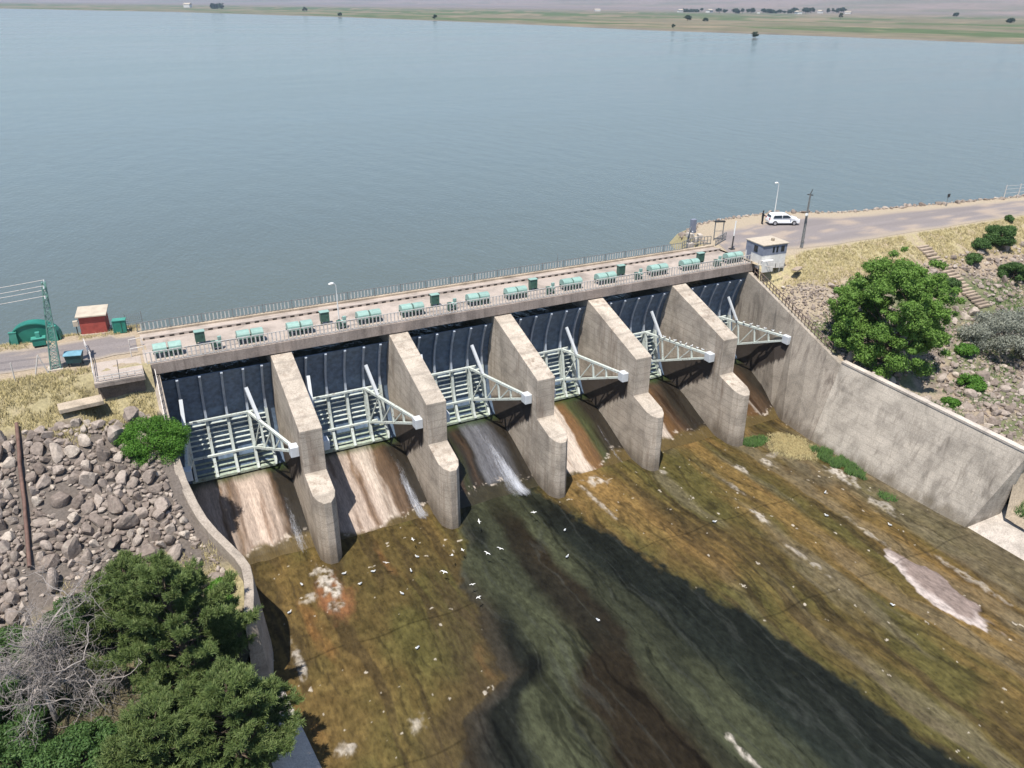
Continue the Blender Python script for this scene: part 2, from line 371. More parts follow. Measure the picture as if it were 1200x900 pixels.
def y_dn(x):
    return np.interp(x, [54, 64, 73, 90, 107, 150, 300, 800], [-1.5, 0.8, 0.8, 0.5, 0.3, -2.5, -14, -75])
def z_right(x, y):
    x = np.asarray(x, float); y = np.asarray(y, float)
    u = y_up(x); d = y_dn(x); n = (fbm(x * 0.3, y * 0.3, 13) - 0.5)
    z = np.where(y > u, -(y - u) * 0.55, 0.0)
    s = d - 0.1 - y
    dn = -np.clip(s, 0, None) * 0.50
    lim = -9.0 - np.clip(-y - 20, 0, 30) * 0.06
    dn = np.maximum(dn, lim - 0.03 * np.clip(s, 0, 100))
    near = np.interp(x, [54, 56, 58, 62], [1.0, 1, 0.6, 0])
    wallz = np.interp(y, [-60, -36, -34, -14.5, 0], [-14.5, -13.2, -7.4, -7.1, -1.7])
    dn = np.where(s > 0, dn * (1 - near) + np.minimum(wallz, dn * 0.3 + wallz * 0.7) * near, dn)
    can = np.interp(x - 52.0, [0, 3.2, 14, 30], [-15.4, -13.2, -10.5, -9.6])
    dn = np.where(y < -34.5, np.minimum(dn, can), dn)
    z = np.where(s > 0, dn, z)
    return z + n * 0.9 * sstep(0.3, 4, s) + (fbm(x * 1.6, y * 1.6, 15, 3) - 0.5) * 0.18 * sstep(0, 1, s)

DRY = np.array((0.34, 0.29, 0.165)); DIRT = np.array((0.30, 0.235, 0.175)); ROCKY = np.array((0.125, 0.105, 0.09)); GRN = np.array((0.09, 0.12, 0.04)); SAND = np.array((0.36, 0.295, 0.22))
gm = m_attr("ground_soil", 0.95, 5.0, 0.6, 0.6, 0.08).m
def terrain(name, X, Y, Z, cfun):
    V = np.stack([X, Y, Z], -1).reshape(-1, 3)
    c = cfun(X, Y, Z).reshape(-1, 3)
    o = np_mesh(name, V, grid_faces(*X.shape), gm, True, None, c); tag(o, kind="structure"); return o
ys = np.concatenate([np.linspace(-120, -36, 30), np.linspace(-34, 14, 160), np.linspace(14.5, 27, 14)])
us = 1 - np.concatenate([np.linspace(1, 0.045, 30) ** 1.0, np.linspace(0.0435, 0, 130)])
YY, UU = np.meshgrid(ys, us, indexing="ij")
XX = -500 + (left_edge(YY) + 500) * UU
def c_left(x, y, z):
    n = fbm(x * 0.5, y * 0.5, 21); n2 = fbm(x * 1.8, y * 1.8, 23)
    c = mixc(np.broadcast_to(DIRT, x.shape + (3,)), ROCKY, sstep(-2.5, -5, y + (n - 0.5) * 3))
    c = mixc(c, DRY * 0.85, sstep(-4.8, -3.2, y + (n - 0.5) * 3) * (0.75 + 0.25 * sstep(0.25, 0.5, n2)))
    c = mixc(c, DRY * 0.8, sstep(-17, -18.5, y) * sstep(0.45, 0.6, n))
    c = mixc(c, np.array((0.10, 0.085, 0.05)), sstep(-20, -24, y))
    c = mixc(c, DIRT * 1.15, sstep(0, 1, y) * 0.8)
    return c
terrain("ground", XX, YY, z_left(XX, YY), c_left)
xs = np.concatenate([np.linspace(54.75, 115, 260), np.linspace(116, 200, 60), np.linspace(205, 800, 40)])
ysr = np.concatenate([np.linspace(-160, -40, 24), np.linspace(-39, 22, 200), np.linspace(22.5, 34, 10)])
XX, YY = np.meshgrid(xs, ysr, indexing="ij")
YY = YY + np.interp(XX, [150, 300, 800], [0, -8, -62])
def c_right(x, y, z):
    n = fbm(x * 0.4, y * 0.4, 31); n2 = fbm(x * 1.6, y * 1.6, 33); s = y_dn(x) - y
    c = mixc(np.broadcast_to(DRY, x.shape + (3,)), DIRT * 1.1, sstep(0.5, 0.7, n2) * 0.7)
    c = mixc(c, DIRT, sstep(3.2, 5.5, s + (n - 0.5) * 4) * 0.9)
    c = mixc(c, ROCKY * 1.1, sstep(5, 9, s + (n - 0.5) * 5) * sstep(0.35, 0.55, n2) * 0.8)
    c = mixc(c, SAND * 0.85, sstep(67, 60, x + (n - 0.5) * 5) * sstep(2.5, 4, s))
    c = mixc(c, GRN, sstep(0.52, 0.68, fbm(x * 0.25, y * 0.25, 37)) * sstep(6, 9, s) * 0.7)
    c = mixc(c, SAND, sstep(0.5, -1.0, s) * 0.9)
    c = mixc(c, DRY * 0.9, sstep(-0.4, 1.2, y - y_up(x)))
    return c
terrain("ground", XX, YY, z_right(XX, YY), c_right)

# roads
def road(name, cl, fl, fr, base, zs=0.03, n=220, m=26):
    s = np.linspace(0, 1, n); w = np.linspace(0, 1, m)
    x = cl[0] + (cl[1] - cl[0]) * s ** 1.6
    a = fl(x) + (fbm(x * 0.5, x * 0 + 3, 41) - 0.5) * 0.7; b = fr(x) + (fbm(x * 0.5, x * 0 + 8, 43) - 0.5) * 0.7
    X = np.repeat(x[:, None], m, 1); Y = a[:, None] * (1 - w) + b[:, None] * w
    c = np.broadcast_to(base, X.shape + (3,)); k = fbm(X * 0.12, Y * 0.9, 45)
    c = c * (0.82 + 0.4 * k)[..., None]; c = mixc(c, DIRT * 1.35, sstep(0.55, 0.72, fbm(X * 0.35, Y * 0.6, 47)) * 0.6)
    e = np.minimum(w, 1 - w)[None, :] * np.ones_like(X); c = mixc(c, SAND, sstep(0.16, 0.0, e + (k - 0.5) * 0.15) * 0.8)
    V = np.stack([X, Y, np.full_like(X, zs) + 0.02 * (fbm(X * .4, Y * .4, 3) - .5)], -1).reshape(-1, 3)
    return tag(np_mesh(name, V, grid_faces(n, m), M_road, True, None, c.reshape(-1, 3)), kind="structure")
M_road = m_attr("road_surface", 0.9, 8.0, 0.35, 0.25, 0.02).m
ASPH = np.array((0.20, 0.175, 0.168))
road("road", (-10.3, -480), lambda x: 2.9 + 0 * x, lambda x: 7.2 + (x < -12) * 1.0, ASPH, 0.03)
road("road", (54.9, 780), lambda x: y_dn(x) + np.interp(x, [55, 60, 64, 70], [4.2, 3.6, 1.0, .6]), lambda x: y_up(x) - np.interp(x, [55, 62, 76, 90], [4.5, 4.5, 3.2, 2.0]), ASPH * 1.05, 0.03)

# ------------------------------------------------------------------ lake, far shore, hills, haze
def m_lake():
    t = NT("lake_water"); tc = t.n("ShaderNodeTexCoord"); mp = t.n("ShaderNodeMapping"); mp.inputs["Rotation"].default_value = (0, 0, R(-38)); mp.inputs["Scale"].default_value = (1, 0.45, 1)
    t.l(tc.outputs["Object"], mp.inputs[0]); co = mp.outputs[0]
    a = t.noise(co, 2.0, 3, 0.7, 0.3); b2 = t.noise(co, 0.30, 3, 0.5); 
    mp2 = t.n("ShaderNodeMapping"); mp2.inputs["Scale"].default_value = (0.004, 0.016, 1); mp2.inputs["Rotation"].default_value = (0, 0, R(-27)); t.l(tc.outputs["Object"], mp2.inputs[0])
    p = t.noise(mp2.outputs[0], 1.0, 4, 0.55, 0.5)
    t.set(t.ramp(p, [(0.3, (0.094, 0.108, 0.082)), (0.7, (0.110, 0.125, 0.097))]), t.ramp(p, [(0.35, (0.06, 0.06, 0.06)), (0.65, (0.15, 0.15, 0.15))]), 0, 0.5)
    t.b.inputs["IOR"].default_value = 1.95
    t.bump(t.math("ADD", a, t.math("MULTIPLY", b2, 1.6)), 0.22, 0.30); return t.m
lk = MB(); lk.add([(-900, 0.72, ZL), (900, 0.72, ZL), (3000, 2500, ZL), (3000, 9000, ZL), (-9000, 9000, ZL), (-4000, 2500, ZL)], [(0, 1, 2, 3, 4, 5)])
tag(lk.build("lake_water", m_lake()), kind="structure")
bs = MB(); bs.add([(-26000, -6000, -17), (26000, -6000, -17), (26000, 26000, -17), (-26000, 26000, -17)], [(0, 1, 2, 3)])
m_base = m_plain("base_soil", (0.22, 0.18, 0.11), 0.95, 0.3, 0.01)
tag(bs.build("ground", m_base), kind="structure")
shore = np.array([(-14000, 3900), (-5000, 4100), (-1500, 3700), (-194, 3097), (228, 2343), (469, 1619), (570, 1075), (583, 863), (611, 727), (670, 536), (698, 383), (760, 150), (800, -30), (980, -500), (2500, -2500)], float)
tt = np.linspace(0, len(shore) - 1, 260); sx = np.interp(tt, range(len(shore)), shore[:, 0]); sy = np.interp(tt, range(len(shore)), shore[:, 1])
CX, CY = -10.16, -66.4
dx, dy = sx - CX, sy - CY; D = np.hypot(dx, dy); ang = np.arctan2(dy, dx)
D = D * (1 + 0.012 * (fbm(tt * 0.9, tt * 0, 51) - 0.5) + 0.02 * (fbm(tt * 0.3, tt * 0, 53) - 0.5))
ex = np.array([0, 4, 15, 40, 80, 130, 200, 300, 420, 560, 740, 980, 1300, 1700, 2300, 3000, 4000, 5200, 7000.])
DD = D[:, None] + ex[None, :] * (0.7 + D[:, None] / 3000)
A2 = np.repeat(ang[:, None], len(ex), 1); FX = CX + DD * np.cos(A2); FY = CY + DD * np.sin(A2)
FZ = ZL - 0.2 + 0.9 * (1 - np.exp(-ex / 12))[None, :] + ex[None, :] * 0.0016 + (fbm(FX * 0.004, FY * 0.004, 55) - 0.5) * np.minimum(ex / 150, 3.0)[None, :]
def c_far(x, y, e):
    n = fbm(x * 0.010, y * 0.0035 + x * 0.002, 57); n2 = fbm(x * 0.02, y * 0.012, 59)
    c = mixc(np.broadcast_to(np.array((0.20, 0.175, 0.11)), x.shape + (3,)), np.array((0.095, 0.135, 0.05)), sstep(0.32, 0.55, n))
    c = mixc(c, np.array((0.26, 0.21, 0.135)), sstep(0.52, 0.7, n2))
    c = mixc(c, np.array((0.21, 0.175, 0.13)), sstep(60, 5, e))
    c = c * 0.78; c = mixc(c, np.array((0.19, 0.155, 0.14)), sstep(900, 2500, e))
    return c
# finer subdivision across for field pattern
exf = np.concatenate([np.linspace(0, 40, 8), np.linspace(50, 600, 40), np.linspace(640, 7000, 40)])
tf = np.linspace(0, 259, 700); Df = np.interp(tf, range(260), D); af = np.interp(tf, range(260), ang)
DD = Df[:, None] + exf[None, :] * (0.7 + Df[:, None] / 3000); A2 = np.repeat(af[:, None], len(exf), 1)
FX = CX + DD * np.cos(A2); FY = CY + DD * np.sin(A2); E2 = np.repeat(exf[None, :], len(tf), 0)
FZ = ZL - 0.2 + 0.9 * (1 - np.exp(-E2 / 12)) + E2 * 0.0016 + (fbm(FX * 0.004, FY * 0.004, 55) - 0.5) * np.minimum(E2 / 150, 3.0)
far_m = m_attr("far_fields", 0.95, 0.03, 0.5, 0.0, 0.01).m
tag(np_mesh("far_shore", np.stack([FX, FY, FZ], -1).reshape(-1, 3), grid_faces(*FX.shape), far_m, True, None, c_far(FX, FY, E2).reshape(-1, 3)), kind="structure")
# hills closing the horizon
ah = np.linspace(R(150), R(-25), 360); rh = np.linspace(0, 1, 30)
AH, RH = np.meshgrid(ah, rh, indexing="ij")
r0 = np.interp(AH, [R(-25), R(20), R(40), R(60), R(75), R(100), R(150)], [1800, 2300, 2900, 4600, 6400, 8000, 9000]); r1 = r0 + 6500
RR = r0 + (r1 - r0) * RH; HX = CX + RR * np.cos(AH); HY = CY + RR * np.sin(AH)
HZ = -1 + sstep(0.0, 1.0, RH) * (150 + 170 * fbm(AH * 3.0, RH * 2.0, 61)) + (fbm(HX * 0.0012, HY * 0.0012, 63) - 0.5) * 60 * RH
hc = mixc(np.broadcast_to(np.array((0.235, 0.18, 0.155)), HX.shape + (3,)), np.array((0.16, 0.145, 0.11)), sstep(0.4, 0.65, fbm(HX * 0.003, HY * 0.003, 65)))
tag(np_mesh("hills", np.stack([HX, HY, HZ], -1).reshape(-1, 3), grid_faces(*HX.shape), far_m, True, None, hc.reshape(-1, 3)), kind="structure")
# air
hz = bpy.data.materials.new("haze_air"); hz.use_nodes = True; ht = hz.node_tree; ht.nodes.clear()
ho = ht.nodes.new("ShaderNodeOutputMaterial"); pv = ht.nodes.new("ShaderNodeVolumePrincipled"); pv.inputs["Color"].default_value = (0.64, 0.80, 1.0, 1)
pv.inputs["Density"].default_value = 0.9e-4; pv.inputs["Anisotropy"].default_value = 0.2; ht.links.new(pv.outputs[0], ho.inputs["Volume"])
hb = MB(); hb.box((0, 10000, 201), (54000, 34000, 440)); tag(hb.build("haze", hz), "thin pale blue haze over the lake and far hills", None, None, "stuff")
# ------------------------------------------------------------------ spillway apron
def apron():
    xs = np.linspace(-9.5, 57, 760); ys = np.concatenate([np.linspace(-95, -52, 60), np.linspace(-51.8, -8.6, 600)])
    X, Y = np.meshgrid(xs, ys, indexing="ij")
    P = X + 2.4 * (fbm(X * 0.16, Y * 0.11, 71) - 0.5) + 0.8 * (fbm(X * 0.6, Y * 0.35, 72) - 0.5)
    s1 = fbm(P * 0.38, Y * 0.045, 73); s2 = fbm(P * 1.3, Y * 0.10, 74, 5); s3 = fbm(X * 0.22, Y * 0.16, 75); s4 = fbm(X * 1.1, Y * 0.8, 76, 5)
    OL = np.array((0.076, 0.055, 0.020)); OLG = np.array((0.070, 0.060, 0.020)); OC = np.array((0.175, 0.106, 0.038)); BR = np.array((0.045, 0.032, 0.015)); GREY = np.array((0.125, 0.105, 0.070)); OR = np.array((0.24, 0.10, 0.035))
    c = mixc(np.broadcast_to(OL, X.shape + (3,)), OLG, sstep(0.4, 0.65, s3))
    c = mixc(c, OC, sstep(0.46, 0.74, s1) * 0.6 * (0.55 + 0.45 * sstep(10, 26, X)))
    c = mixc(c, BR, sstep(0.54, 0.68, s2) * 0.75)
    c = mixc(c, GREY, sstep(0.50, 0.72, fbm(P * 0.6, Y * 0.06, 77)) * 0.55 * sstep(24, 34, X))
    c = mixc(c, OC * 1.1, sstep(3.2, 0.4, np.abs(P - 26.6 + 0.10 * (Y + 11))) * sstep(-30, -14, Y) * 0.8)
    c = mixc(c, OC, sstep(1.6, 0.2, np.abs(P - 40.4)) * sstep(-46, -20, Y) * 0.6)
    c = mixc(c, OC * 0.85, sstep(2.2, 0.3, np.abs(P - 47.5 - 0.04 * Y)) * 0.55 * sstep(0.35, 0.6, s3 + 0.1))
    c = mixc(c, GREY * 0.9, sstep(47.5, 50.0, P) * 0.6 * sstep(-20, -26, Y))
    c = mixc(c, OR, sstep(0.62, 0.80, fbm(X * 0.4, Y * 0.14, 78)) * 0.4 * sstep(30, 5, X))
    s5 = fbm(X * 3.2, Y * 2.2, 94, 4); c = c * ((0.70 + 0.62 * s4) * (0.72 + 0.56 * s5))[..., None]
    # thin dark meanders where the film runs
    rid = 1 - np.abs(2 * fbm(P * 0.5, Y * 0.085, 79, 5) - 1); c = mixc(c, np.array((0.018, 0.014, 0.007)), sstep(0.93, 0.985, rid) * 0.5 * sstep(0.35, 0.55, s3))
    ri2 = 1 - np.abs(2 * fbm(X * 0.9 + 0.5 * s1, Y * 0.30, 96, 5) - 1); c = mixc(c, c * 0.55, sstep(0.92, 0.985, ri2) * 0.3)
    sp2 = fbm(X * 4.5, Y * 3.5, 97, 2); c = mixc(c, c * 0.4, sstep(0.68, 0.8, sp2) * 0.45)
    # the deep dark tongue below the third gate
    lft = np.interp(Y, [-95, -49, -35, -32, -30, -25, -20, -11, -9], [-3, 0.5, 2.0, 4.0, 7.4, 8.3, 9.2, 13.4, 13.8]) + 2.0 * (fbm(Y * 0.33, X * 0.1, 81) - 0.5)
    rgt = np.interp(Y, [-95, -49, -45, -39, -31, -22, -12, -9], [36, 30.2, 29.6, 28.4, 27.0, 24.3, 21.4, 21.2]) + 1.6 * (fbm(Y * 0.3, X * 0.2, 82) - 0.5)
    ins = np.minimum(sstep(-0.35, 0.45, X - lft + 0.9 * (s4 - .5)), sstep(-0.5, 0.4, rgt - X + 1.6 * (s4 - .5))); ins = np.clip(ins * (0.85 + 0.6 * s4), 0, 1)
    DK = np.array((0.014, 0.0155, 0.012)); GG = np.array((0.056, 0.060, 0.034)); DB = np.array((0.026, 0.020, 0.012)); BG = np.array((0.018, 0.022, 0.017))
    vv = (X - lft) / (rgt - lft) + 0.10 * (fbm(X * 0.25, Y * 0.10, 98) - 0.5) + 0.05 * (fbm(X * 1.2, Y * 0.25, 99, 4) - 0.5)
    t1 = fbm(P * 0.22, Y * 0.05, 83); t2 = fbm(P * 0.8, Y * 0.09, 84, 5)
    bs = [(-.1, DK * 1.3), (.05, np.array((0.036, 0.034, 0.028))), (.10, DK * .8), (.16, DK), (.22, GG), (.33, GG * .95), (.39, DB * .9), (.55, DB * .8), (.61, GG * 1.05), (.72, GG * .8), (.79, BG), (.90, DK * .6), (.97, DK * .7), (1.1, DK * 1.3)]
    d = np.stack([np.interp(vv, [p for p, _ in bs], [q[i] for _, q in bs]) for i in range(3)], -1)
    d = mixc(d, GG * .9, sstep(-15, -10, Y) * 0.6); d = mixc(d, DK, sstep(0.5, 0.68, t1) * 0.5)
    fil = 1 - np.abs(2 * fbm(P * 0.7, Y * 0.05, 95, 5) - 1); d = mixc(d, d * 0.35, sstep(0.90, 0.98, fil) * 0.8)
    d = mixc(d, DB * 0.95, sstep(3.4, 0.6, np.abs(P - 15.4 - 0.07 * (Y + 16) + 1.5 * (s4 - .5))) * sstep(-11, -15, Y) * 0.0)
    d = mixc(d, GG * 1.25, sstep(2.6, 0.3, np.abs(P - 19.2 - 0.06 * (Y + 30))) * sstep(-24, -30, Y) * 0.0)
    d = mixc(d, BG, sstep(20, 25, X + (t1 - 0.5) * 8) * 0.4)
    d = mixc(d, GG * 1.25, sstep(2.6, 0.2, np.abs(P - 11.6 + 0.07 * (Y + 20))) * sstep(-30, -17, Y) * sstep(-9, -12, Y) * 0.8)
    d = mixc(d, np.array((0.06, 0.064, 0.056)), sstep(0.95, 0.99, 1 - np.abs(2 * fbm(P * 0.45, Y * 0.03, 86, 5) - 1)) * 0.25)
    d = d * ((0.72 + 0.56 * t2) * (0.7 + 0.6 * s5) * 0.78)[..., None]
    c = mixc(c, d, ins)
    # mossy brown margin left of the tongue low in the view
    c = mixc(c, np.array((0.050, 0.036, 0.020)), sstep(3.5, 0.2, np.abs(X - lft + 1.0)) * 0.6 * sstep(-16, -24, Y))
    # dry bleached concrete showing through
    dry = np.zeros_like(X)
    for (px, py, ax, ay, k) in ((-0.4, -14.4, 0.7, 2.0, 1), (0.0, -16.0, 0.5, 1.2, 1), (-0.5, -17.9, 0.6, 0.9, .8), (-1.9, -16.0, 0.6, 0.5, .7), (27.2, -11.6, 1.1, 0.9, .9), (25.4, -14.5, 0.35, 2.6, .6), (49.6, -21.6, 0.75, 1.9, 1),
                             (37.4, -23.2, 0.35, 1.8, .8), (36.6, -29.7, 0.3, 2.0, .5), (18.7, -42.0, 0.22, 1.6, .9), (-3.4, -31.0, 0.6, 0.6, .8), (1.2, -30.8, 0.7, 0.7, .6), (48.9, -27.0, 0.8, 1.2, .6), (44.6, -16.5, 0.5, 1.0, .7), (46.2, -15.4, 0.8, 0.5, .5),
                             (41.5, -16.0, 0.4, 0.9, .7), (38.6, -19.0, 0.3, 1.5, .5), (34.2, -13.2, 0.4, 0.5, .5), (-4.4, -22.5, 0.3, 2.0, .8), (46.8, -38.0, 0.4, 3.0, .5), (44.3, -29.0, 0.3, 2.0, .5)):
        r = np.sqrt(((X - px) / ax) ** 2 + ((Y - py) / ay) ** 2) + (fbm(X * 2.0, Y * 1.3, 87, 5) - 0.5) * 2.2
        dry = np.maximum(dry, sstep(1.25, 0.45, r) * k)
    c = mixc(c, np.array((0.43, 0.385, 0.33)), np.clip(dry * sstep(0.22, 0.58, fbm(X * 3.2, Y * 2.2, 92, 5)), 0, 1) * 0.85)
    sp = (fbm(X * 2.3, Y * 1.6, 88, 3)); c = mixc(c, np.array((0.42, 0.37, 0.30)), sstep(0.83, 0.86, sp) * (1 - ins) * 0.8)
    halo = np.sqrt(((X + 0.2) / 1.6) ** 2 + ((Y + 16.5) / 3.0) ** 2); c = mixc(c, np.array((0.22, 0.095, 0.045)), sstep(1.1, 0.4, halo + (s4 - 0.5)) * (1 - dry) * 0.7)
    # the pinkish grey dry island on the right
    ir = np.sqrt(((X - 43.3 - 0.06 * (Y + 37)) / 1.55) ** 2 + ((Y + 37.0) / 5.2) ** 2) + (fbm(X * 0.9, Y * 0.5, 89, 4) - 0.5) * 0.9
    c = mixc(c, np.array((0.20, 0.155, 0.135)) * 1.0, sstep(1.0, 0.85, ir)); c = mixc(c, np.array((0.42, 0.36, 0.33)), sstep(0.62, 0.9, ir) * sstep(1.08, 0.98, ir) * sstep(44.0, 42.8, X - 0.06 * (Y + 37)) * 0.9)
    # bare sandy ground by the right wall
    rr = np.sqrt(((X - 49.4) / 2.4) ** 2 + ((Y + 15.2) / 3.0) ** 2) + (fbm(X * .9, Y * .9, 90) - .5) * .9; c = mixc(c, np.array((0.22, 0.175, 0.085)), sstep(1.05, 0.7, rr))
    for yj in (-22.2, -33.5): c = mixc(c, c * 0.55, sstep(0.14, 0.02, np.abs(Y - yj + 0.15 * np.sin(X * 1.1))) * (1 - ins) * 0.8 * (s3 > .42))
    Z = ZB + 0.05 * (s1 - 0.5) + 0.10 * dry + 0.12 * sstep(1.0, 0.6, ir) + 0.10 * sstep(1.05, 0.7, rr) - 0.05 * ins
    t = m_attr("wet_algae_bed", 0.5, 3.5, 0.75, 0.6, 0.06, 0.07, (1.0, 0.4, 1.0))
    a = t.n("ShaderNodeAttribute"); a.attribute_name = "Col"; hs = t.n("ShaderNodeSeparateColor"); t.l(a.outputs[0], hs.inputs[0])
    rg = t.n("ShaderNodeMapRange"); rg.inputs[1].default_value = 0.05; rg.inputs[2].default_value = 0.3; rg.inputs[3].default_value = 0.5; rg.inputs[4].default_value = 0.9; t.l(hs.outputs[0], rg.inputs[0]); t.l(rg.outputs[0], t.b.inputs["Roughness"])
    o = np_mesh("spillway_bed", np.stack([X, Y, Z], -1).reshape(-1, 3), grid_faces(*X.shape), t.m, True, None, c.reshape(-1, 3))
    tag(o, kind="structure")
apron()

# ------------------------------------------------------------------ ogee chutes, one per bay
OG = np.array([(2.2, -12.0), (1.2, -11.9), (0, -11.92), (-1, -12.05), (-2, -12.24), (-3, -12.5), (-4, -12.85), (-5, -13.25), (-6, -13.7), (-7, -14.15), (-8, -14.60), (-9, -15.0), (-10, -15.3), (-11.2, -15.65)])
def og(y): return np.interp(-y, -OG[:, 0], OG[:, 1])
def ogw(y): return np.maximum(og(y), ZB + 0.03)
TAN = np.array((0.36, 0.285, 0.235)); TANW = np.array((0.40, 0.335, 0.28)); WETSHB = np.array((0.065, 0.040, 0.023)); RUST = np.array((0.12, 0.062, 0.023)); WETSHDK = np.array((0.022, 0.018, 0.013)); WGR = np.array((0.05, 0.056, 0.022))  # dark tones: wet concrete, and shade painted along left edges
# per bay: colour stops across the width (0 = left)
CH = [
    [(0, WETSHDK), (.10, TAN * .6), (.18, TAN * .9), (.29, TAN * .8), (.31, WETSHB * 2), (.35, TAN * .7), (.40, WETSHB * 1.8), (.46, TAN * .85), (.62, TAN), (.76, TAN * .85), (.82, WETSHB * 1.5), (.87, WETSHDK), (1, WETSHDK)],  # left edge dark: wet, with the wall's shadow painted in
    [(0, WETSHB), (.06, TAN * .7), (.2, TAN * .95), (.40, TAN * .85), (.44, WETSHB * 2.2), (.48, TAN * .9), (.58, TANW), (.64, TANW * .9), (.69, WETSHB * 1.5), (.80, WETSHB), (.86, WETSHDK), (1, WETSHDK)],  # left edge dark: wet, plus the first pier's shadow put into the colour
    [(0, WETSHDK), (.10, WETSHDK), (.22, WETSHB * .55), (.28, WGR * .5), (.36, WETSHDK), (.42, WETSHB * .6), (.46, WETSHDK), (.52, np.array((.075, .075, .082))), (.62, np.array((.10, .10, .112))), (.80, np.array((.055, .055, .06))), (.9, WETSHDK), (1, WETSHDK)],
    [(0, TANW * .8), (.28, TANW), (.50, TANW * .95), (.53, RUST), (.62, RUST * .9), (.70, WGR), (.84, WETSHDK), (1, WETSHDK)],
    [(0, TANW * .9), (.3, TANW), (.46, TANW), (.49, RUST), (.60, RUST * .75), (.68, WETSHB), (.8, WETSHDK), (1, WETSHDK)],
    [(0, TANW), (.36, TANW * .95), (.39, RUST * 1.1), (.55, RUST * .7), (.58, TANW * .7), (.60, WETSHB), (.75, WETSHB * .8), (.9, WETSHDK), (1, WETSHDK)],
]
ordn = ["leftmost", "second from left", "third from left", "fourth from left", "fifth from left", "rightmost"]
chl = ["pinkish spillway chute with dark brown streaks beside the left wall", "tan spillway chute with a jagged dry foot between the first two piers", "dark wet spillway chute under the strongest white water",
       "spillway chute with a pale left strip and orange brown slime, fourth from the left", "spillway chute with a narrow pale strip and rusty band, fifth from the left", "spillway chute ending in bright dry concrete beside the right abutment"]
ct = m_attr("chute_concrete", 0.6, 5.0, 0.6, 0.45, 0.04, 0.35, (2.0, 0.35, 0.6))
a = ct.n("ShaderNodeAttribute"); a.attribute_name = "Col"; hs = ct.n("ShaderNodeSeparateColor"); ct.l(a.outputs[0], hs.inputs[0])
rg = ct.n("ShaderNodeMapRange"); rg.inputs[1].default_value = 0.03; rg.inputs[2].default_value = 0.25; rg.inputs[3].default_value = 0.30; rg.inputs[4].default_value = 0.9; ct.l(hs.outputs[0], rg.inputs[0]); ct.l(rg.outputs[0], ct.b.inputs["Roughness"])
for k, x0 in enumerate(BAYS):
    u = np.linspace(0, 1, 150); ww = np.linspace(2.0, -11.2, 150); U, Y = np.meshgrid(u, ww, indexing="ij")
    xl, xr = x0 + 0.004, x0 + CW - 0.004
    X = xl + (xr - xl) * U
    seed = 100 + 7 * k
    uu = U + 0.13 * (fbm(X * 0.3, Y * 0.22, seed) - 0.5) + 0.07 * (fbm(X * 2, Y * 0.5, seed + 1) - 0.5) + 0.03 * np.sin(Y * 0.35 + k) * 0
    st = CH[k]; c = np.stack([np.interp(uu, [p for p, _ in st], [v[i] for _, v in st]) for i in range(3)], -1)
    sk = fbm(X * 2.6, Y * 0.13, seed + 2, 5); sk2 = fbm(X * 7.0, Y * 0.5, seed + 12, 4); c = c * ((0.62 + 0.72 * sk) * (0.72 + 0.56 * sk2))[..., None]
    dk = sstep(0.56, 0.72, fbm(X * 1.6, Y * 0.16, seed + 3, 4)); c = mixc(c, c * np.array((.5, .42, .36)), dk * 0.8)
    # wet foot with ragged edge
    foot = -8.3 + 1.6 * (fbm(X * 0.7, Y * 0.1, seed + 4, 5) - 0.5) - (1.2 if k in (1, 3) else 0) * sstep(0.0, 0.3, U) * sstep(0.85, 0.5, U)
    c = mixc(c, (np.array((0.030, 0.026, 0.015)) if k == 2 else np.array((0.075, 0.052, 0.018))) * (0.6 + 0.8 * fbm(X * 1.2, Y, seed + 5))[..., None], sstep(0.25, -0.35, Y - foot))
    c = mixc(c, np.array((0.42, 0.36, 0.30)), sstep(0.55, 0.05, np.abs(Y - foot)) * sstep(0.6, 0.72, fbm(X * 3, Y * 3, seed + 6)) * 0.8)
    c = mixc(c, np.array((0.03, 0.05, 0.015)), sstep(-1.6, -0.4, Y + 0.8 * (sk - .5)) * 0.7)
    Z = og(Y) + 0.10 * (fbm(X * 0.8, Y * 0.3, seed + 7) - 0.5)
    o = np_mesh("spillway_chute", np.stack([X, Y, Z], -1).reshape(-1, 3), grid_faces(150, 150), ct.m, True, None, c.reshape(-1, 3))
    tag(o, chl[k], "spillway chute", "spillway chutes below the gates")

# running white water
def m_foam(dens, name):
    t = NT(name); tc = t.n("ShaderNodeTexCoord"); mp = t.n("ShaderNodeMapping"); mp.inputs["Scale"].default_value = (3.2, 0.35, 0.6); t.l(tc.outputs["Object"], mp.inputs[0])
    n = t.noise(mp.outputs[0], 1.6, 8, 0.72, 0.4); mp2 = t.n("ShaderNodeMapping"); mp2.inputs["Scale"].default_value = (6, 2.2, 2); t.l(tc.outputs["Object"], mp2.inputs[0])
    n2 = t.noise(mp2.outputs[0], 2.5, 5, 0.7)
    a = t.n("ShaderNodeAttribute"); a.attribute_name = "Col"; sp = t.n("ShaderNodeSeparateColor"); t.l(a.outputs[0], sp.inputs[0])
    v = t.math("ADD", t.math("MULTIPLY", n, 0.9), t.math("MULTIPLY", n2, 0.5)); v = t.math("ADD", v, t.math("SUBTRACT", t.math("MULTIPLY", sp.outputs[0], dens), 1.12))
    f = t.ramp(v, [(0.0, (0, 0, 0)), (0.60, (0.85, 0.85, 0.85))])
    t.set((0.52, 0.54, 0.60), 0.45, 0, 0.4); tr = t.n("ShaderNodeBsdfTransparent"); mx = t.n("ShaderNodeMixShader"); t.l(f, mx.inputs[0]); t.l(tr.outputs[0], mx.inputs[1]); t.l(t.b.outputs[0], mx.inputs[2]); t.l(mx.outputs[0], t.out.inputs[0])
    t.bump(n, 0.6, 0.08); return t.m
foam = m_foam(0.95, "foaming_water")
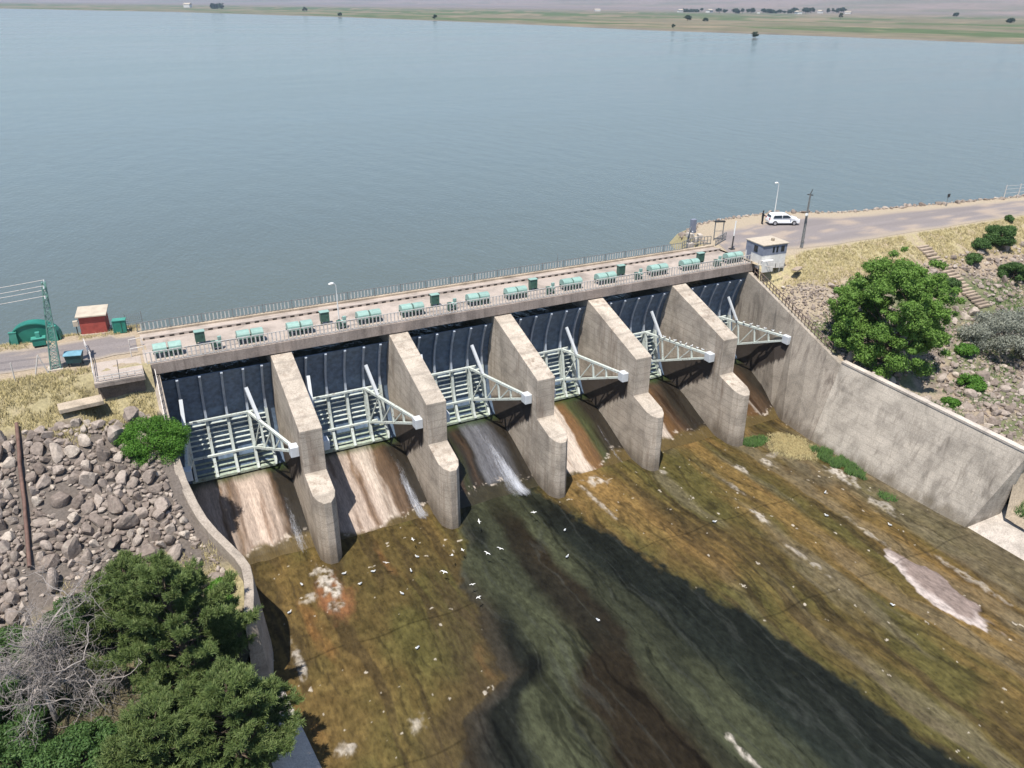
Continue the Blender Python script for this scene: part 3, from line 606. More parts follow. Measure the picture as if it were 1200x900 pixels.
def stream(x0, ux, wd, k, dens, y1=-11.5, dr=0.25, y0=-0.6):
    n = 70; m = 24; s = np.linspace(y0, y1, n); w = np.linspace(-1, 1, m); Y, Wm = np.meshgrid(s, w, indexing="ij")
    p = (Y - y0) / (y1 - y0)
    X = x0 + ux + dr * p ** 1.3 * 1.0 + Wm * wd * (0.5 + 0.5 * p) + 0.35 * (fbm(Y * 0.3, Y * 0, 200 + k) - 0.5)
    Z = ogw(Y) + 0.07 + 0.10 * (1 - Wm ** 2) + 0.05 * (fbm(X * 2, Y * 1, 201 + k) - 0.5)
    d = (1 - np.abs(Wm) ** 1.5) * dens * (0.45 + 0.55 * sstep(0.1, 0.75, p)) * sstep(-0.02, 0.10, p) * sstep(1.0, 0.8, p)
    c = np.stack([d, d, d], -1).reshape(-1, 3)
    tag(np_mesh("water", np.stack([X, Y, Z], -1).reshape(-1, 3), grid_faces(n, m), foam, True, None, c), kind="structure")
stream(BAYS[0], 7.8, 0.9, 0, 0.62); stream(BAYS[1], 7.7, 1.0, 1, 0.78); stream(BAYS[2], 5.9, 2.0, 2, 0.66, -12.4, 1.0); stream(BAYS[2], 6.1, 1.15, 8, 0.92, -12.3, 1.3);  stream(BAYS[3], 7.5, 0.7, 3, 0.5); stream(BAYS[4], 7.6, 0.6, 4, 0.42); stream(BAYS[5], 7.4, 0.6, 5, 0.36)

# ------------------------------------------------------------------ piers
def pier_mesh():
    b = MB()
    b.prism_x([(8.6, -16), (8.6, -1.12), (0.0, -1.12), (-9.1, -4.25), (-9.1, -16)], 0, PW)
    # stepped cutwater: ring of plan points, sloping top, slight batter at the foot
    pl = [(0, -9.1), (0, -11.45), (0.22, -12.05), (0.62, -12.5), (1.23, -12.5), (1.63, -12.05), (1.85, -11.45), (1.85, -9.1)]
    top = [(x, y, -8.2 + (y + 9.1) * 0.30) for x, y in pl]; bot = [(x, y - (0.12 if y < -9.2 else 0), -16) for x, y in pl]
    n = len(pl); b.add(top + bot, [tuple(range(n))] + [(i, n + i, n + i + 1, i + 1) for i in range(n - 1)])
    return b
plab = ["concrete pier nearest the left wall with the tallest dark end face", "concrete pier between the tan chute and the dark wet chute", "middle concrete pier right of the white water", "concrete pier left of the rusty fifth chute", "rightmost concrete pier with weeds at its foot"]
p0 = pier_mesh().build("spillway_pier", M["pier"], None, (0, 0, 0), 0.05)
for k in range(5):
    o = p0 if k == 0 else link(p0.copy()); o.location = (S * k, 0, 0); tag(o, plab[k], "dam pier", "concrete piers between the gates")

# ------------------------------------------------------------------ abutments and training walls
def wall_loft(b, st):
    """st: list of (inner crown, inner base, outer crown, outer base)"""
    n = len(st); vs = [p for q in st for p in q]
    fs = []
    for i in range(n - 1):
        a, c = 4 * i, 4 * i + 4
        fs += [(a, a + 1, c + 1, c), (a, c, c + 2, a + 2), (a + 2, c + 2, c + 3, a + 3), (a + 1, a + 3, c + 3, c + 1)]
    fs += [(0, 2, 3, 1), (4 * n - 4, 4 * n - 3, 4 * n - 1, 4 * n - 2)]
    b.add(vs, fs); return b
XR = BAYS[5] + CW
b = MB()
def rst(y, zt, xb): return ((XR, y, zt), (xb, y, -16), (XR + 0.55, y, zt), (XR + 0.75, y, -16))
wall_loft(b, [rst(8.6, -1.12, XR), rst(0, -1.12, XR), rst(-2, -1.85, XR), rst(-5, -3.0, XR - 0.5), rst(-8, -4.15, XR - 1.3), rst(-10.5, -5.1, XR - 2.1), rst(-13, -6.05, XR - 2.4), rst(-14.95, -6.8, XR - 2.6)])
ab = b.build("abutment_wall", M["abutwedge"]); tag(ab, "dark stained sloping concrete abutment wall at the right end of the gates", "retaining wall")
b = MB()
def wst(y, zt, xb): return ((XR + 0.05, y, zt), (xb, y, -16), (XR + 0.5, y, zt), (XR + 0.9, y, -16))
wall_loft(b, [wst(-14.97, -6.55, XR - 2.55), wst(-20, -6.65, XR - 2.5), wst(-25, -6.72, XR - 2.35), wst(-30, -6.8, XR - 2.15), wst(-32.0, -6.84, XR - 2.0), ((XR + 0.05, -35.0, -6.9), (XR - 1.9, -32.5, -16), (XR + 0.5, -35.0, -6.9), (XR + 0.9, -33.6, -16))])
tw = b.build("training_wall", M["wall"]); tag(tw, "long pale concrete training wall along the right side of the channel", "retaining wall")
cp = MB(); cp.add([(XR - 0.02, -14.99, -6.55), (XR + 0.62, -14.99, -6.55), (XR + 0.62, -35.1, -6.9), (XR - 0.02, -35.1, -6.9), (XR - 0.02, -14.99, -6.35), (XR + 0.62, -14.99, -6.35), (XR + 0.62, -35.1, -6.7), (XR - 0.02, -35.1, -6.7)],
       [(0, 1, 2, 3), (4, 5, 6, 7), (0, 1, 5, 4), (1, 2, 6, 5), (2, 3, 7, 6), (3, 0, 4, 7)]); cp.build("coping", M["slab"], tw)
# left wall curving inwards
LW = [(8.6, -9.05, -1.12, 0), (0, -9.05, -1.12, 0), (-4, -9.05, -2.6, 0), (-9, -9.0, -4.5, 0.05), (-11, -8.85, -5.2, 0.15), (-13, -8.5, -6.0, 0.3), (-14.5, -8.15, -6.5, .4), (-15.8, -7.65, -6.95, .5), (-17.2, -7.0, -7.4, .55), (-18.4, -6.45, -7.8, .6), (-19.3, -6.2, -8.05, .6), (-20.5, -6.25, -8.2, .55), (-22, -6.5, -8.35, .5), (-23.6, -6.85, -8.5, .5)]
b = MB(); wall_loft(b, [((x, y, z), (x + bt, y, -16), (x - 0.62, y, z), (x - 0.8, y, -16)) for y, x, z, bt in LW])
tag(b.build("curved_wall", M["leftwall"], None, None, 0.04), "curved concrete wing wall between the boulders and the leftmost chute", "retaining wall")
# sloped lining slabs downstream of both walls
b = MB(); b.add([(-5.5, -23.65, -15.4), (-4.7, -32, -15.4), (-4.3, -60, -15.4), (-8.6, -60, -12.9), (-8.3, -32, -13.4), (-7.7, -23.65, -13.6), (-5.5, -23.65, -17), (-4.7, -32, -17), (-4.3, -60, -17), (-8.6, -60, -17), (-8.3, -32, -17), (-7.7, -23.65, -17)],
      [(0, 1, 4, 5), (1, 2, 3, 4), (0, 6, 7, 1), (1, 7, 8, 2), (5, 4, 10, 11), (4, 3, 9, 10), (0, 5, 11, 6), (2, 8, 9, 3)])
tag(b.build("lining_slab", M["slab"]), "bright sloping concrete slab along the channel edge below the pines", "concrete slab")
for i, (ya, yb, lb) in enumerate(((-32.62, -38.6, "sloping concrete lining slab next to the end of the right wall"), (-38.64, -44.0, "sloping concrete lining slab at the right edge of the picture"), (-44.04, -52, "concrete lining slab farthest down the right side of the channel"))):
    xa = XR - 1.95 + i * 0.05; b = MB()
    b.add([(xa, ya, -15.5), (xa, yb, -15.5), (xa + 3.6, yb, -13.1), (xa + 3.6, ya - (1.0 if i == 0 else 0), -13.1), (xa, ya, -16.8), (xa, yb, -16.8), (xa + 3.6, yb, -14.4), (xa + 3.6, ya - (1.0 if i == 0 else 0), -14.4)], [(0, 1, 2, 3), (4, 5, 6, 7), (0, 1, 5, 4), (1, 2, 6, 5), (2, 3, 7, 6), (3, 0, 4, 7)])
    tag(b.build("lining_slab", M["slab"]), lb, "concrete slab", "lining slabs of the channel")

# ------------------------------------------------------------------ bridge
br = empty("dam_bridge", (-10.0, 0, 0)); tag(br, "long concrete service bridge carrying the hoists across the six gates", "bridge")
b = MB(); b.box((32.6, 3.85, -0.2), (65.2, 7.5, 0.4)); b.build("deck", M["deck"], br, None, 0.03)
b = MB(); b.box((32.6, 0.0 + 0.16, -0.53), (65.24, 0.36, 0.98)); b.build("edge_girder", M["fascia"], br, None, 0.03)
for y in (2.6, 5.0, 7.2):
    b = MB(); b.box((32.6, y, -0.755), (65.1, 0.5, 0.71)); b.build("girder", M["fascia"], br)
b = MB()
n = 78
for i in range(n):
    pass
b = MB(); b.box((32.6, 5.72, 0.12), (64.6, 0.24, 0.26)); b.build("kerb", M["slotkerb"], br)
b = MB(); b.box((32.6, 7.36, 0.10), (65.2, 0.36, 0.20)); b.build("kerb", M["kerb"], br)
b = MB(); b.box((32.6, 6.5, 0.012), (65.0, 1.3, 0.02)); b.build("lane", M_roadc if "M_roadc" in globals() else M["deck"], br)

def railing(name, x0, x1, y, zb, hh, pitch, panel, label, mat_p, mat_r, group=None, pk=0.05):
    r = empty(name, (x0, y, zb)); tag(r, label, "railing", group)
    n = max(1, round((x1 - x0) / panel)); L = (x1 - x0) / n
    for i in range(n):
        b = MB(); m = round(L / pitch)
        for j in range(1, m):
            b.box((i * L + j * L / m, 0, hh / 2), (pk, 0.03, hh - 0.12))
        b.build("picket_panel", mat_p, r)
        b = MB(); b.box((i * L + L / 2, 0, hh - 0.03), (L, 0.05, 0.06)); b.box((i * L + L / 2, 0, 0.07), (L - 0.08, 0.04, 0.05)); b.build("rail", mat_r, r)
    for i in range(n + 1):
        b = MB(); b.box((i * L, 0, hh / 2), (0.08, 0.08, hh)); b.build("post", mat_r, r)
    return r
railing("railing", -10.0, 50.5, 7.42, 0.20, 0.85, 0.33, 2.75, "grey railing with white pickets along the lake side of the bridge", M["picket"], M["railgrey"], pk=0.10)
railing("railing", -9.8, 54.6, 0.10, -0.04, 1.02, 0.33, 2.8, "pale railing along the gate side of the bridge in front of the hoists", M["rail"], M["rail"], pk=0.11)

# ------------------------------------------------------------------ radial gates
TY, TZ, RG = -7.6, -6.6, 9.2
a0, a1 = math.asin((-1.9 - TZ) / RG), math.asin((-11.95 - TZ) / RG)
def arc(r, a): return (TY + r * math.cos(a), TZ + r * math.sin(a))
def make_gate():
    g = empty("radial_gate", (0, 0, 0))
    N = 28; aa = [a0 + (a1 - a0) * i / N for i in range(N + 1)]
    b = MB(); vs = []; 
    for a in aa:
        for r in (RG, RG + 0.06):
            y, z = arc(r, a); vs += [(0.03, y, z), (CW - 0.03, y, z)]
    fs = []
    for i in range(N):
        k = 4 * i; fs += [(k, k + 1, k + 5, k + 4), (k + 2, k + 6, k + 7, k + 3), (k, k + 4, k + 6, k + 2), (k + 1, k + 3, k + 7, k + 5)]
    fs += [(0, 2, 3, 1), (4 * N, 4 * N + 1, 4 * N + 3, 4 * N + 2)]
    b.add(vs, fs, False); b.build("skin_plate", M["skin"], g)
    for x in (1.2, 3.0, 4.8, 6.6, 8.2):
        b = MB(); vs = []
        for i, a in enumerate(aa):
            dpt = 0.22 + 0.36 * sstep(0.30, 0.58, i / N)
            for r in (RG - 0.002, RG - float(dpt)):
                y, z = arc(r, a); vs += [(x - 0.10, y, z), (x + 0.10, y, z)]
        SP = 13; b.add(vs[:4 * (SP + 1)], fs[:4 * SP] + [(0, 2, 3, 1), (4 * SP, 4 * SP + 1, 4 * SP + 3, 4 * SP + 2)]); b.build("rib", M["rib"], g)  # upper piece of the rib, greyer and darker than the lower girder
        b = MB(); b.add([Vector(q) + Vector(((-.02 if j % 2 == 0 else .02), 0, 0)) for j, q in enumerate(vs[4 * SP:])], fs[:4 * (N - SP)] + [(0, 2, 3, 1), (4 * (N - SP), 4 * (N - SP) + 1, 4 * (N - SP) + 3, 4 * (N - SP) + 2)]); b.build("girder", M["steel"], g)
    ya, za = arc(RG - 0.62, math.asin((-6.55 - TZ) / RG)); yb, zb = arc(RG - 0.62, math.asin((-10.1 - TZ) / RG))
    for (y, z) in ((ya, za), (yb, zb)):
        b = MB(); b.box((4.3, y, z), (6.2, 0.22, 0.17)); b.build("cross_beam", M["steel"], g)
    for i, z in enumerate((-7.2, -7.65, -8.1, -8.55, -9.0, -9.45, -10.65, -11.05, -11.5)):
        a = math.asin((z - TZ) / RG); y, z2 = arc(RG - 0.14, a); b = MB()
        for xa, xb in ((1.32, 2.88), (3.12, 4.68), (4.92, 6.48), (6.72, 8.08)): b.box(((xa + xb) / 2, y, z2), (xb - xa, 0.22, 0.065))
        b.build("stiffener", M["steel"] if z > -10 else M["steelalgae"], g)
    y, z = arc(RG - 0.30, a1 + 0.012); b = MB(); b.box((4.55, y, z), (7.4, 0.42, 0.22)); b.build("sill_beam", M["steelalgae"], g)
    # arms: triangulated trusses converging on the trunnions
    for xg, xt, xs in ((1.2, 0.40, 1.2), (6.6, CW - 0.40, 6.6)):
        b = MB(); U0 = Vector((xg, ya - 0.1, za)); L0 = Vector((xg, yb - 0.1, zb)); T = Vector((xt, TY, TZ)); TU = T + Vector((0, 0.3, 0.22)); TL = T + Vector((0, 0.3, -0.22))
        up = lambda t: U0.lerp(TU, t); lo = lambda t: L0.lerp(TL, t)
        b.beam(U0, TU, 0.24, 0.22); b.beam(L0, TL, 0.22, 0.20)
        b.beam(U0, L0, 0.22, 0.24)
        for t in (0.28, 0.54, 0.76): b.beam(up(t), lo(t), 0.18, 0.12)
        for t, q in ((0.0, 0.28), (0.28, 0.54), (0.54, 0.76)): b.beam(lo(t), up(q), 0.10, 0.10)
        b.beam(L0, Vector((xg, arc(RG - .35, a1 + .03)[0], -11.6)), 0.22, 0.26); b.build("arm", M["steel"], g)
        b = MB(); b.beam((xg, 0.15, -3.75), up(0.26) + Vector((0, 0, 0.1)), 0.30, 0.16); b.build("strut", M["trun"], g)
        b = MB(); bx = 0.36 if xt < 4 else CW - 0.36; b.box((bx, TY - 0.05, TZ + 0.02), (0.70, 0.86, 0.92)); b.build("trunnion_block", M["trun"], g, None, 0.04)
    return g
glab = ["blue steel radial gate at the far left with a white strut beside the bushy wall", "blue radial gate above the tan chute, second from the left", "blue radial gate above the white water, third from the left", "blue radial gate fourth from the left above the half pale chute", "blue radial gate fifth from the left with long curved ribs", "rightmost blue radial gate beside the dark abutment wall"]
g0 = make_gate()
for k in range(6):
    o = g0 if k == 0 else copy_tree(g0); o.location = (BAYS[k], 0, 0); tag(o, glab[k], "spillway gate", "radial gates of the dam")

# ------------------------------------------------------------------ hoists on the bridge
def cover(b, x0, x1, y, z, r, hgt):
    n = 9; prof = [(-r, 0.0)] + [(-r * math.cos(math.pi * i / (n - 1)), 0.18 + hgt * math.sin(math.pi * i / (n - 1)) ** 0.8) for i in range(n)] + [(r, 0.0)]
    return b.prism_x([(y + p, z + q) for p, q in reversed(prof)], x0, x1)
def make_hoist():
    h = empty("gate_hoist", (0, 0, 0)); z = 0.62
    b = MB(); cover(b, -0.05, 1.12, 0, z, 0.62, 0.52); b.build("drum_cover", M["teal"], h, None, 0.02)
    b = MB(); cover(b, 1.30, 2.42, 0, z, 0.60, 0.50); b.build("gear_cover", M["teal"], h, None, 0.02)
    b = MB(); b.box((1.15, -0.42, z - 0.08), (2.5, 0.12, 0.16)); b.box((1.15, 0.42, z - 0.08), (2.5, 0.12, 0.16)); b.build("bed_frame", M["green"], h)
    for x in (0.1, 0.95, 1.45, 2.3):
        for y in (-0.42, 0.42):
            b = MB(); b.box((x, y, 0.27), (0.14, 0.14, 0.54)); b.build("leg", M["green"], h)
    b = MB(); b.tube([(0.05, 0, z + 0.1), (1.05, 0, z + 0.1)], 0.30, 12); b.build("drum", M["dark"], h)
    b = MB(); b.box((1.86, 0, z - 0.12), (0.9, 0.6, 0.5)); b.build("gearbox", M["green"], h)
    return h
h0 = make_hoist(); i = 0
bayname = ["first bay from the left", "second bay from the left", "third bay above white water", "fourth bay from the left", "fifth bay from the left", "sixth bay beside the hut"]
for k in range(6):
    for side, off in (("left", 0.05), ("right", 6.55)):
        o = h0 if i == 0 else copy_tree(h0); o.location = (BAYS[k] + off + (0.12, -0.05, 0.2, 0.0, 0.15, -0.1)[k] * (1 if off > 3 else -1), 1.25, 0); o.scale = (0.9, 0.88, 0.88); i += 1
        tag(o, "pale green gate hoist, %s side of the %s" % (side, bayname[k]), "gate hoist", "gate hoists on the bridge")
def make_cabinet():
    c = empty("control_cabinet", (0, 0, 0))
    b = MB(); b.box((0, 0, 0.95), (0.95, 0.6, 1.1)); b.build("cabinet_body", M["green"], c, None, 0.02)
    b = MB(); b.box((0, 0, 1.54), (1.05, 0.72, 0.06)); b.build("roof", M["teal"], c)
    for x in (-0.38, 0.38):
        b = MB(); b.box((x, 0, 0.2), (0.10, 0.5, 0.40)); b.build("leg", M["green"], c)
    b = MB(); b.box((0.2, -0.315, 0.95), (0.05, 0.03, 0.2)); b.build("handle", M["dark"], c)
    return c
c0 = make_cabinet()
for k in range(6):
    o = c0 if k == 0 else copy_tree(c0); o.location = (BAYS[k] + 3.75, 2.45, 0); o.scale = (.85, .85, .82); tag(o, "dark green control cabinet on the bridge over the %s" % bayname[k], "cabinet", "control cabinets on the bridge")
def make_motor():
    m = empty("drive_motor", (0, 0, 0))
    b = MB(); b.box((0, 0, 0.30), (0.85, 0.42, 0.08)); 
    for x in (-0.36, 0.36): b.box((x, 0, 0.13), (0.09, 0.38, 0.26))
    b.build("stand", M["green"], m)
    b = MB(); b.tube([(-0.05, 0, 0.62), (0.42, 0, 0.62)], 0.21, 12); b.build("motor", M["teal"], m)
    b = MB(); b.box((-0.25, 0, 0.58), (0.36, 0.42, 0.46)); b.build("gearbox", M["green"], m, None, 0.03)
    b = MB(); b.tube([(-2.55, 0.35, 0.52), (1.75, 0.35, 0.52)], 0.05, 8); b.build("drive_shaft", M["dark"], m)
    b = MB(); b.box((0.3, 0, 1.0), (0.30, 0.22, 0.30)); b.box((0.3, 0, .84), (.06, .06, .2)); b.build("brake_unit", M["teal"], m)
    return m
m0 = make_motor()
for k in range(6):
    o = m0 if k == 0 else copy_tree(m0); o.location = (BAYS[k] + 4.85, 0.75, 0); tag(o, "green drive motor with long shaft over the %s" % bayname[k], "motor", "drive motors on the bridge")
# low bollard frames at the left bridge end
# ------------------------------------------------------------------ small structures at the left bank
# barrel roofed green shed
sh = empty("barrel_shed", (-17.9, 10.6, 0), R(-8)); tag(sh, "dark green barrel roofed shed behind the lattice pylon at the lake edge", "shed")
def arcp(r, n, sq=0.78): return [(-r * math.cos(math.pi * i / n), r * sq * math.sin(math.pi * i / n) ** 0.85) for i in range(n + 1)]
b = MB(); pr = arcp(1.9, 16, 0.86); n = len(pr)
b.add([(x, -1.3, z) for x, z in pr] + [(x, -0.5, z) for x, z in pr], [tuple(range(n)), tuple(reversed(range(n, 2 * n)))] + [(i, n + i, n + i + 1, i + 1) for i in range(n - 1)]); b.build("body", M["shed"], sh)
b = MB(); po = arcp(2.0, 16, 0.875); pi_ = arcp(1.92, 16, 0.865)
b.add([(x, -1.42, z) for x, z in po] + [(x, -0.3, z) for x, z in po] + [(x, -1.42, z) for x, z in pi_] + [(x, -0.3, z) for x, z in pi_],
      [(i, n + i, n + i + 1, i + 1) for i in range(n - 1)] + [(2 * n + i, 2 * n + i + 1, 3 * n + i + 1, 3 * n + i) for i in range(n - 1)] + [(i, i + 1, 2 * n + i + 1, 2 * n + i) for i in range(n - 1)] + [(n + i, 3 * n + i, 3 * n + i + 1, n + i + 1) for i in range(n - 1)]); b.build("roof", M["shed"], sh)
b = MB(); b.box((-1.55, -1.45, 0.55), (0.55, 0.24, 1.1)); b.box((-1.55, -1.45, 1.13), (0.62, 0.3, 0.06)); b.build("side_cabinet", M["shedlight"], sh)
b = MB(); b.box((1.5, -1.45, 0.65), (0.6, 0.24, 1.3)); b.box((1.5, -1.45, 1.33), (0.68, 0.3, 0.06)); b.build("side_cabinet", M["shedlight"], sh)
tk = empty("water_trolley", (-17.7, 7.95, 0)); tag(tk, "green two tier metal box standing on the road in front of the barrel shed", "box")
b = MB(); b.box((0, 0, 0.5), (1.0, 0.6, 0.62)); b.build("tank", M["shed"], tk, None, 0.04)
b = MB(); b.box((0, 0, 0.84), (1.1, 0.7, 0.06)); b.build("lid", M["shedlight"], tk)
b = MB(); b.box((0, 0.1, 1.1), (0.34, 0.34, 0.45)); b.build("filler_box", M["shedlight"], tk, None, 0.03)
for x in (-.38, .38):
    b = MB(); b.box((x, 0, 0.1), (0.1, 0.5, 0.2)); b.build("leg", M["dark"], tk)
# red hut
rh = empty("red_hut", (-13.3, 9.9, 0), R(-9)); tag(rh, "small red walled hut with a flat pale roof beside the lake", "hut")
b = MB(); b.box((0, 0, 0.85), (2.1, 1.7, 1.7)); b.build("wall", M["brick"], rh)
b = MB(); b.add([(-1.25, -1.05, 1.70), (1.25, -1.05, 1.70), (1.25, 1.0, 1.98), (-1.25, 1.0, 1.98), (-1.25, -1.05, 1.80), (1.25, -1.05, 1.80), (1.25, 1.0, 2.08), (-1.25, 1.0, 2.08)], [(3, 2, 1, 0), (4, 5, 6, 7), (0, 1, 5, 4), (1, 2, 6, 5), (2, 3, 7, 6), (3, 0, 4, 7)]); b.build("roof", M["roofpale"], rh)
b = MB(); b.box((0, 0, 0.04), (2.4, 2.0, 0.08)); b.build("plinth", M["slab"], rh)
b = MB(); b.box((-1.08, -0.1, 0.85), (0.06, 0.7, 1.5)); b.build("door", M["railred"], rh)
eb = empty("electric_meter", (-14.75, 9.3, 0)); tag(eb, "small pale box on a post left of the red hut", "meter box")
b = MB(); b.box((0, 0, 0.5), (0.08, 0.08, 1.0)); b.build("post", M["dark"], eb)
b = MB(); b.box((0, 0, 1.15), (0.42, 0.3, 0.5)); b.build("case", M["roofpale"], eb, None, 0.02)
gc = empty("green_cabinet", (-11.3, 8.5, 0), R(-9)); tag(gc, "green metal cabinet with a pale top between the red hut and the bridge railing", "cabinet")
b = MB(); b.box((0, 0, 0.62), (1.0, 0.6, 1.16)); b.build("cabinet_body", M["shed"], gc, None, 0.02)
b = MB(); b.box((0, 0, 1.23), (1.12, 0.72, 0.06)); b.build("roof", M["shedlight"], gc)
b = MB(); b.box((-.54, -.3, .62), (.07, .07, 1.24)); b.build("corner_post", M["shedlight"], gc)
b = MB(); b.box((0.15, -0.315, 0.62), (0.03, 0.03, 1.0)); b.build("door_gap", M["dark"], gc)
# mesh fence piece by the cabinet
mf = empty("mesh_fence", (-10.8, 8.9, 0)); tag(mf, "short grey mesh fence panel behind the green cabinet", "fence")
b = MB()
for i in range(9): b.box((i * 0.17, 0, 0.75), (0.02, 0.02, 1.3))
for i in range(7): b.box((0.68, 0, 0.2 + i * 0.2), (1.36, 0.02, 0.02))
b.build("mesh_panel", M["railgrey"], mf)
for x in (0, 1.36):
    b = MB(); b.box((x, 0, 0.8), (0.07, 0.07, 1.6)); b.build("post", M["railgrey"], mf)
# lattice pylon
py = empty("lattice_pylon", (-16.5, 2.35, -0.1)); tag(py, "green steel lattice pylon carrying wires at the left bank", "pylon")
H = 7.3; w0, w1 = 0.36, 0.12
def cn(i, t):
    w = w0 + (w1 - w0) * t; s = ((-1, -1), (1, -1), (1, 1), (-1, 1))[i % 4]; return Vector((s[0] * w + 0.7 * t, s[1] * w, H * t))
for i in range(4):
    b = MB(); b.beam(cn(i, 0), cn(i, 1), 0.085, 0.085); b.build("leg", M["pylon"], py)
b = MB(); K = 13
for k in range(K):
    t0, t1 = k / K, (k + 1) / K
    for i in range(4):
        b.beam(cn(i, t0), cn(i + 1, t1), 0.05, 0.03); b.beam(cn(i + 1, t0), cn(i, t1), 0.05, 0.03); b.beam(cn(i, t1), cn(i + 1, t1), 0.045, 0.03)
b.build("bracing", M["pylon"], py)
for z in (6.2, 7.0):
    b = MB(); b.box((0.1 * z, 0, z), (0.16, 1.7, 0.09)); b.build("crossarm", M["pylon"], py)
    for y in (-0.8, 0.8):
        b = MB(); b.tube([(0.1 * z, y, z + 0.04), (0.1 * z, y, z + 0.26)], [0.06, 0.04], 8); b.build("insulator", M["lens"], py)
b = MB(); b.box((0, 0, 0.1), (1.1, 1.1, 0.2)); b.build("footing", M["slab"], py)
for j, (yy, zz) in enumerate(((-0.8, 6.45), (0.8, 6.45), (-0.8, 7.25), (0.8, 7.25))):
    pts = [(-15.8 - t * 60, 2.35 + yy + t * 6, zz - 0.1 - 6 * t * (1 - t)) for t in np.linspace(0, 1, 30)]
    b = MB(); b.tube(pts, 0.022, 5); tag(b.build("power_line", M["rail"]), "thin power line running left from the lattice pylon above the lake", "wire", "power lines from the pylon")
# blue transformer-like bin
bb = empty("blue_bin", (-15.0, 2.3, 0.0), R(-14)); tag(bb, "blue topped dark steel bin on legs beside the lattice pylon", "bin")
b = MB(); b.add([(-.55, -.4, .35), (.55, -.4, .35), (.5, .4, .35), (-.5, .4, .35), (-.62, -.5, 1.05), (.62, -.5, 1.05), (.62, .5, 1.05), (-.62, .5, 1.05)], [(3, 2, 1, 0), (4, 5, 6, 7), (0, 1, 5, 4), (1, 2, 6, 5), (2, 3, 7, 6), (3, 0, 4, 7)]); b.build("body", M["darkteal"], bb, None, 0.03)
b = MB(); b.add([(-.68, -.56, 1.05), (.68, -.56, 1.05), (.68, .1, 1.2), (-.68, .1, 1.2), (-.68, -.56, 1.10), (.68, -.56, 1.10), (.68, .1, 1.25), (-.68, .1, 1.25)], [(3, 2, 1, 0), (4, 5, 6, 7), (0, 1, 5, 4), (1, 2, 6, 5), (2, 3, 7, 6), (3, 0, 4, 7)]); b.build("lid", M["bluebox"], bb)
b = MB(); b.add([(-.68, .12, 1.25), (.68, .12, 1.25), (.68, .6, 1.1), (-.68, .6, 1.1), (-.68, .12, 1.20), (.68, .12, 1.20), (.68, .6, 1.05), (-.68, .6, 1.05)], [(0, 1, 2, 3), (7, 6, 5, 4), (0, 4, 5, 1), (1, 5, 6, 2), (2, 6, 7, 3), (3, 7, 4, 0)]); b.build("lid", M["bluebox"], bb)
for x, y in ((-.45, -.3), (.45, -.3), (-.45, .3), (.45, .3)):
    b = MB(); b.box((x, y, 0.17), (0.09, 0.09, 0.36)); b.build("leg", M["dark"], bb)
# posts
b = MB(); b.tube([(0, 0, -0.2), (0.02, 0, 1.55)], 0.05, 8); o = b.build("fence_post", M["rail"], None, (-19.3, 1.1, 0)); tag(o, "single thin pale post in dry grass at the far left edge", "post")
ap = empty("braced_post", (-17.4, 1.35, 0)); tag(ap, "pale A shaped braced post left of the lattice pylon", "post")
for p0_, p1_ in (((-0.55, 0, -0.1), (0.02, 0, 1.75)), ((0.5, -0.1, -0.1), (0.0, 0, 1.75))):
    b = MB(); b.tube([p0_, p1_], 0.05, 8); b.build("leg", M["rail"], ap)
# gate chamber and terrace at the bridge end
vc = empty("valve_chamber", (-13.75, -1.5, 0)); tag(vc, "brown concrete valve chamber with a flat paved roof at the left end of the bridge", "chamber")
b = MB(); b.box((1.75, 1.55, -0.08), (3.6, 4.3, 0.16)); b.build("roof_slab", M["deck"], vc, None, 0.02)
b = MB(); b.box((1.75, 1.75, -1.15), (3.4, 3.5, 1.98)); b.build("wall", M["brownbox"], vc)
b = MB(); b.box((1.75, -0.52, -0.22), (3.65, 0.14, 0.42)); b.build("edge_beam", M["fascia"], vc)
b = MB(); b.box((1.75, 1.5, 0.012), (0.05, 4.1, 0.02)); b.build("joint", M["dark"], vc)
def bars(name, pts, hh, label, mat, step=0.45, group=None, w=0.05, rails=(1.0, 0.5)):
    r = empty(name, pts[0]); tag(r, label, "railing", group); P = [Vector(p) - Vector(pts[0]) for p in pts]
    for a, c in zip(P[:-1], P[1:]):
        L = (c - a).length; n = max(1, round(L / step))
        for i in range(n + 1):
            q = a.lerp(c, i / n); b = MB(); b.box((q.x, q.y, q.z + hh / 2), (w, w, hh)); b.build("post", mat, r)
        for f in rails:
            b = MB(); b.beam(a + Vector((0, 0, hh * f)), c + Vector((0, 0, hh * f)), w, w); b.build("rail", mat, r)
    return r
bars("handrail", [(-14.3, 6.2, 0), (-13.85, 2.5, 0), (-13.75, -1.85, 0)], 0.8, "pale tubular handrail along the left side of the valve chamber roof", M["rail"], 1.3)
bars("handrail", [(-13.6, -1.95, 0), (-10.3, -1.95, 0)], 0.45, "low pale rail along the front edge of the valve chamber roof", M["rail"], 0.55)
b = MB(); b.box((0, 0, 0), (3.1, 1.3, 0.35), R(6)); tag(b.build("concrete_ledge", M["kerb"], None, (-15.0, -2.9, -1.15), 0.04), "low pale concrete ledge in dry grass in front of the valve chamber", "ledge")
for x, y, lb in ((-10.35, 4.4, "white low tube frame at the left entrance of the bridge by the kerb"), (-10.35, 2.2, "white low tube frame at the left entrance of the bridge near the first hoist")):
    b = MB(); b.tube([(-0.5, 0, 0), (-0.5, 0, 0.7), (0.5, 0.1, 0.7), (0.5, 0.1, 0)], 0.04, 8); tag(b.build("tube_barrier", M["rail"], None, (x, y, 0.02)), lb, "barrier", "barrier frames at the bridge entrance")
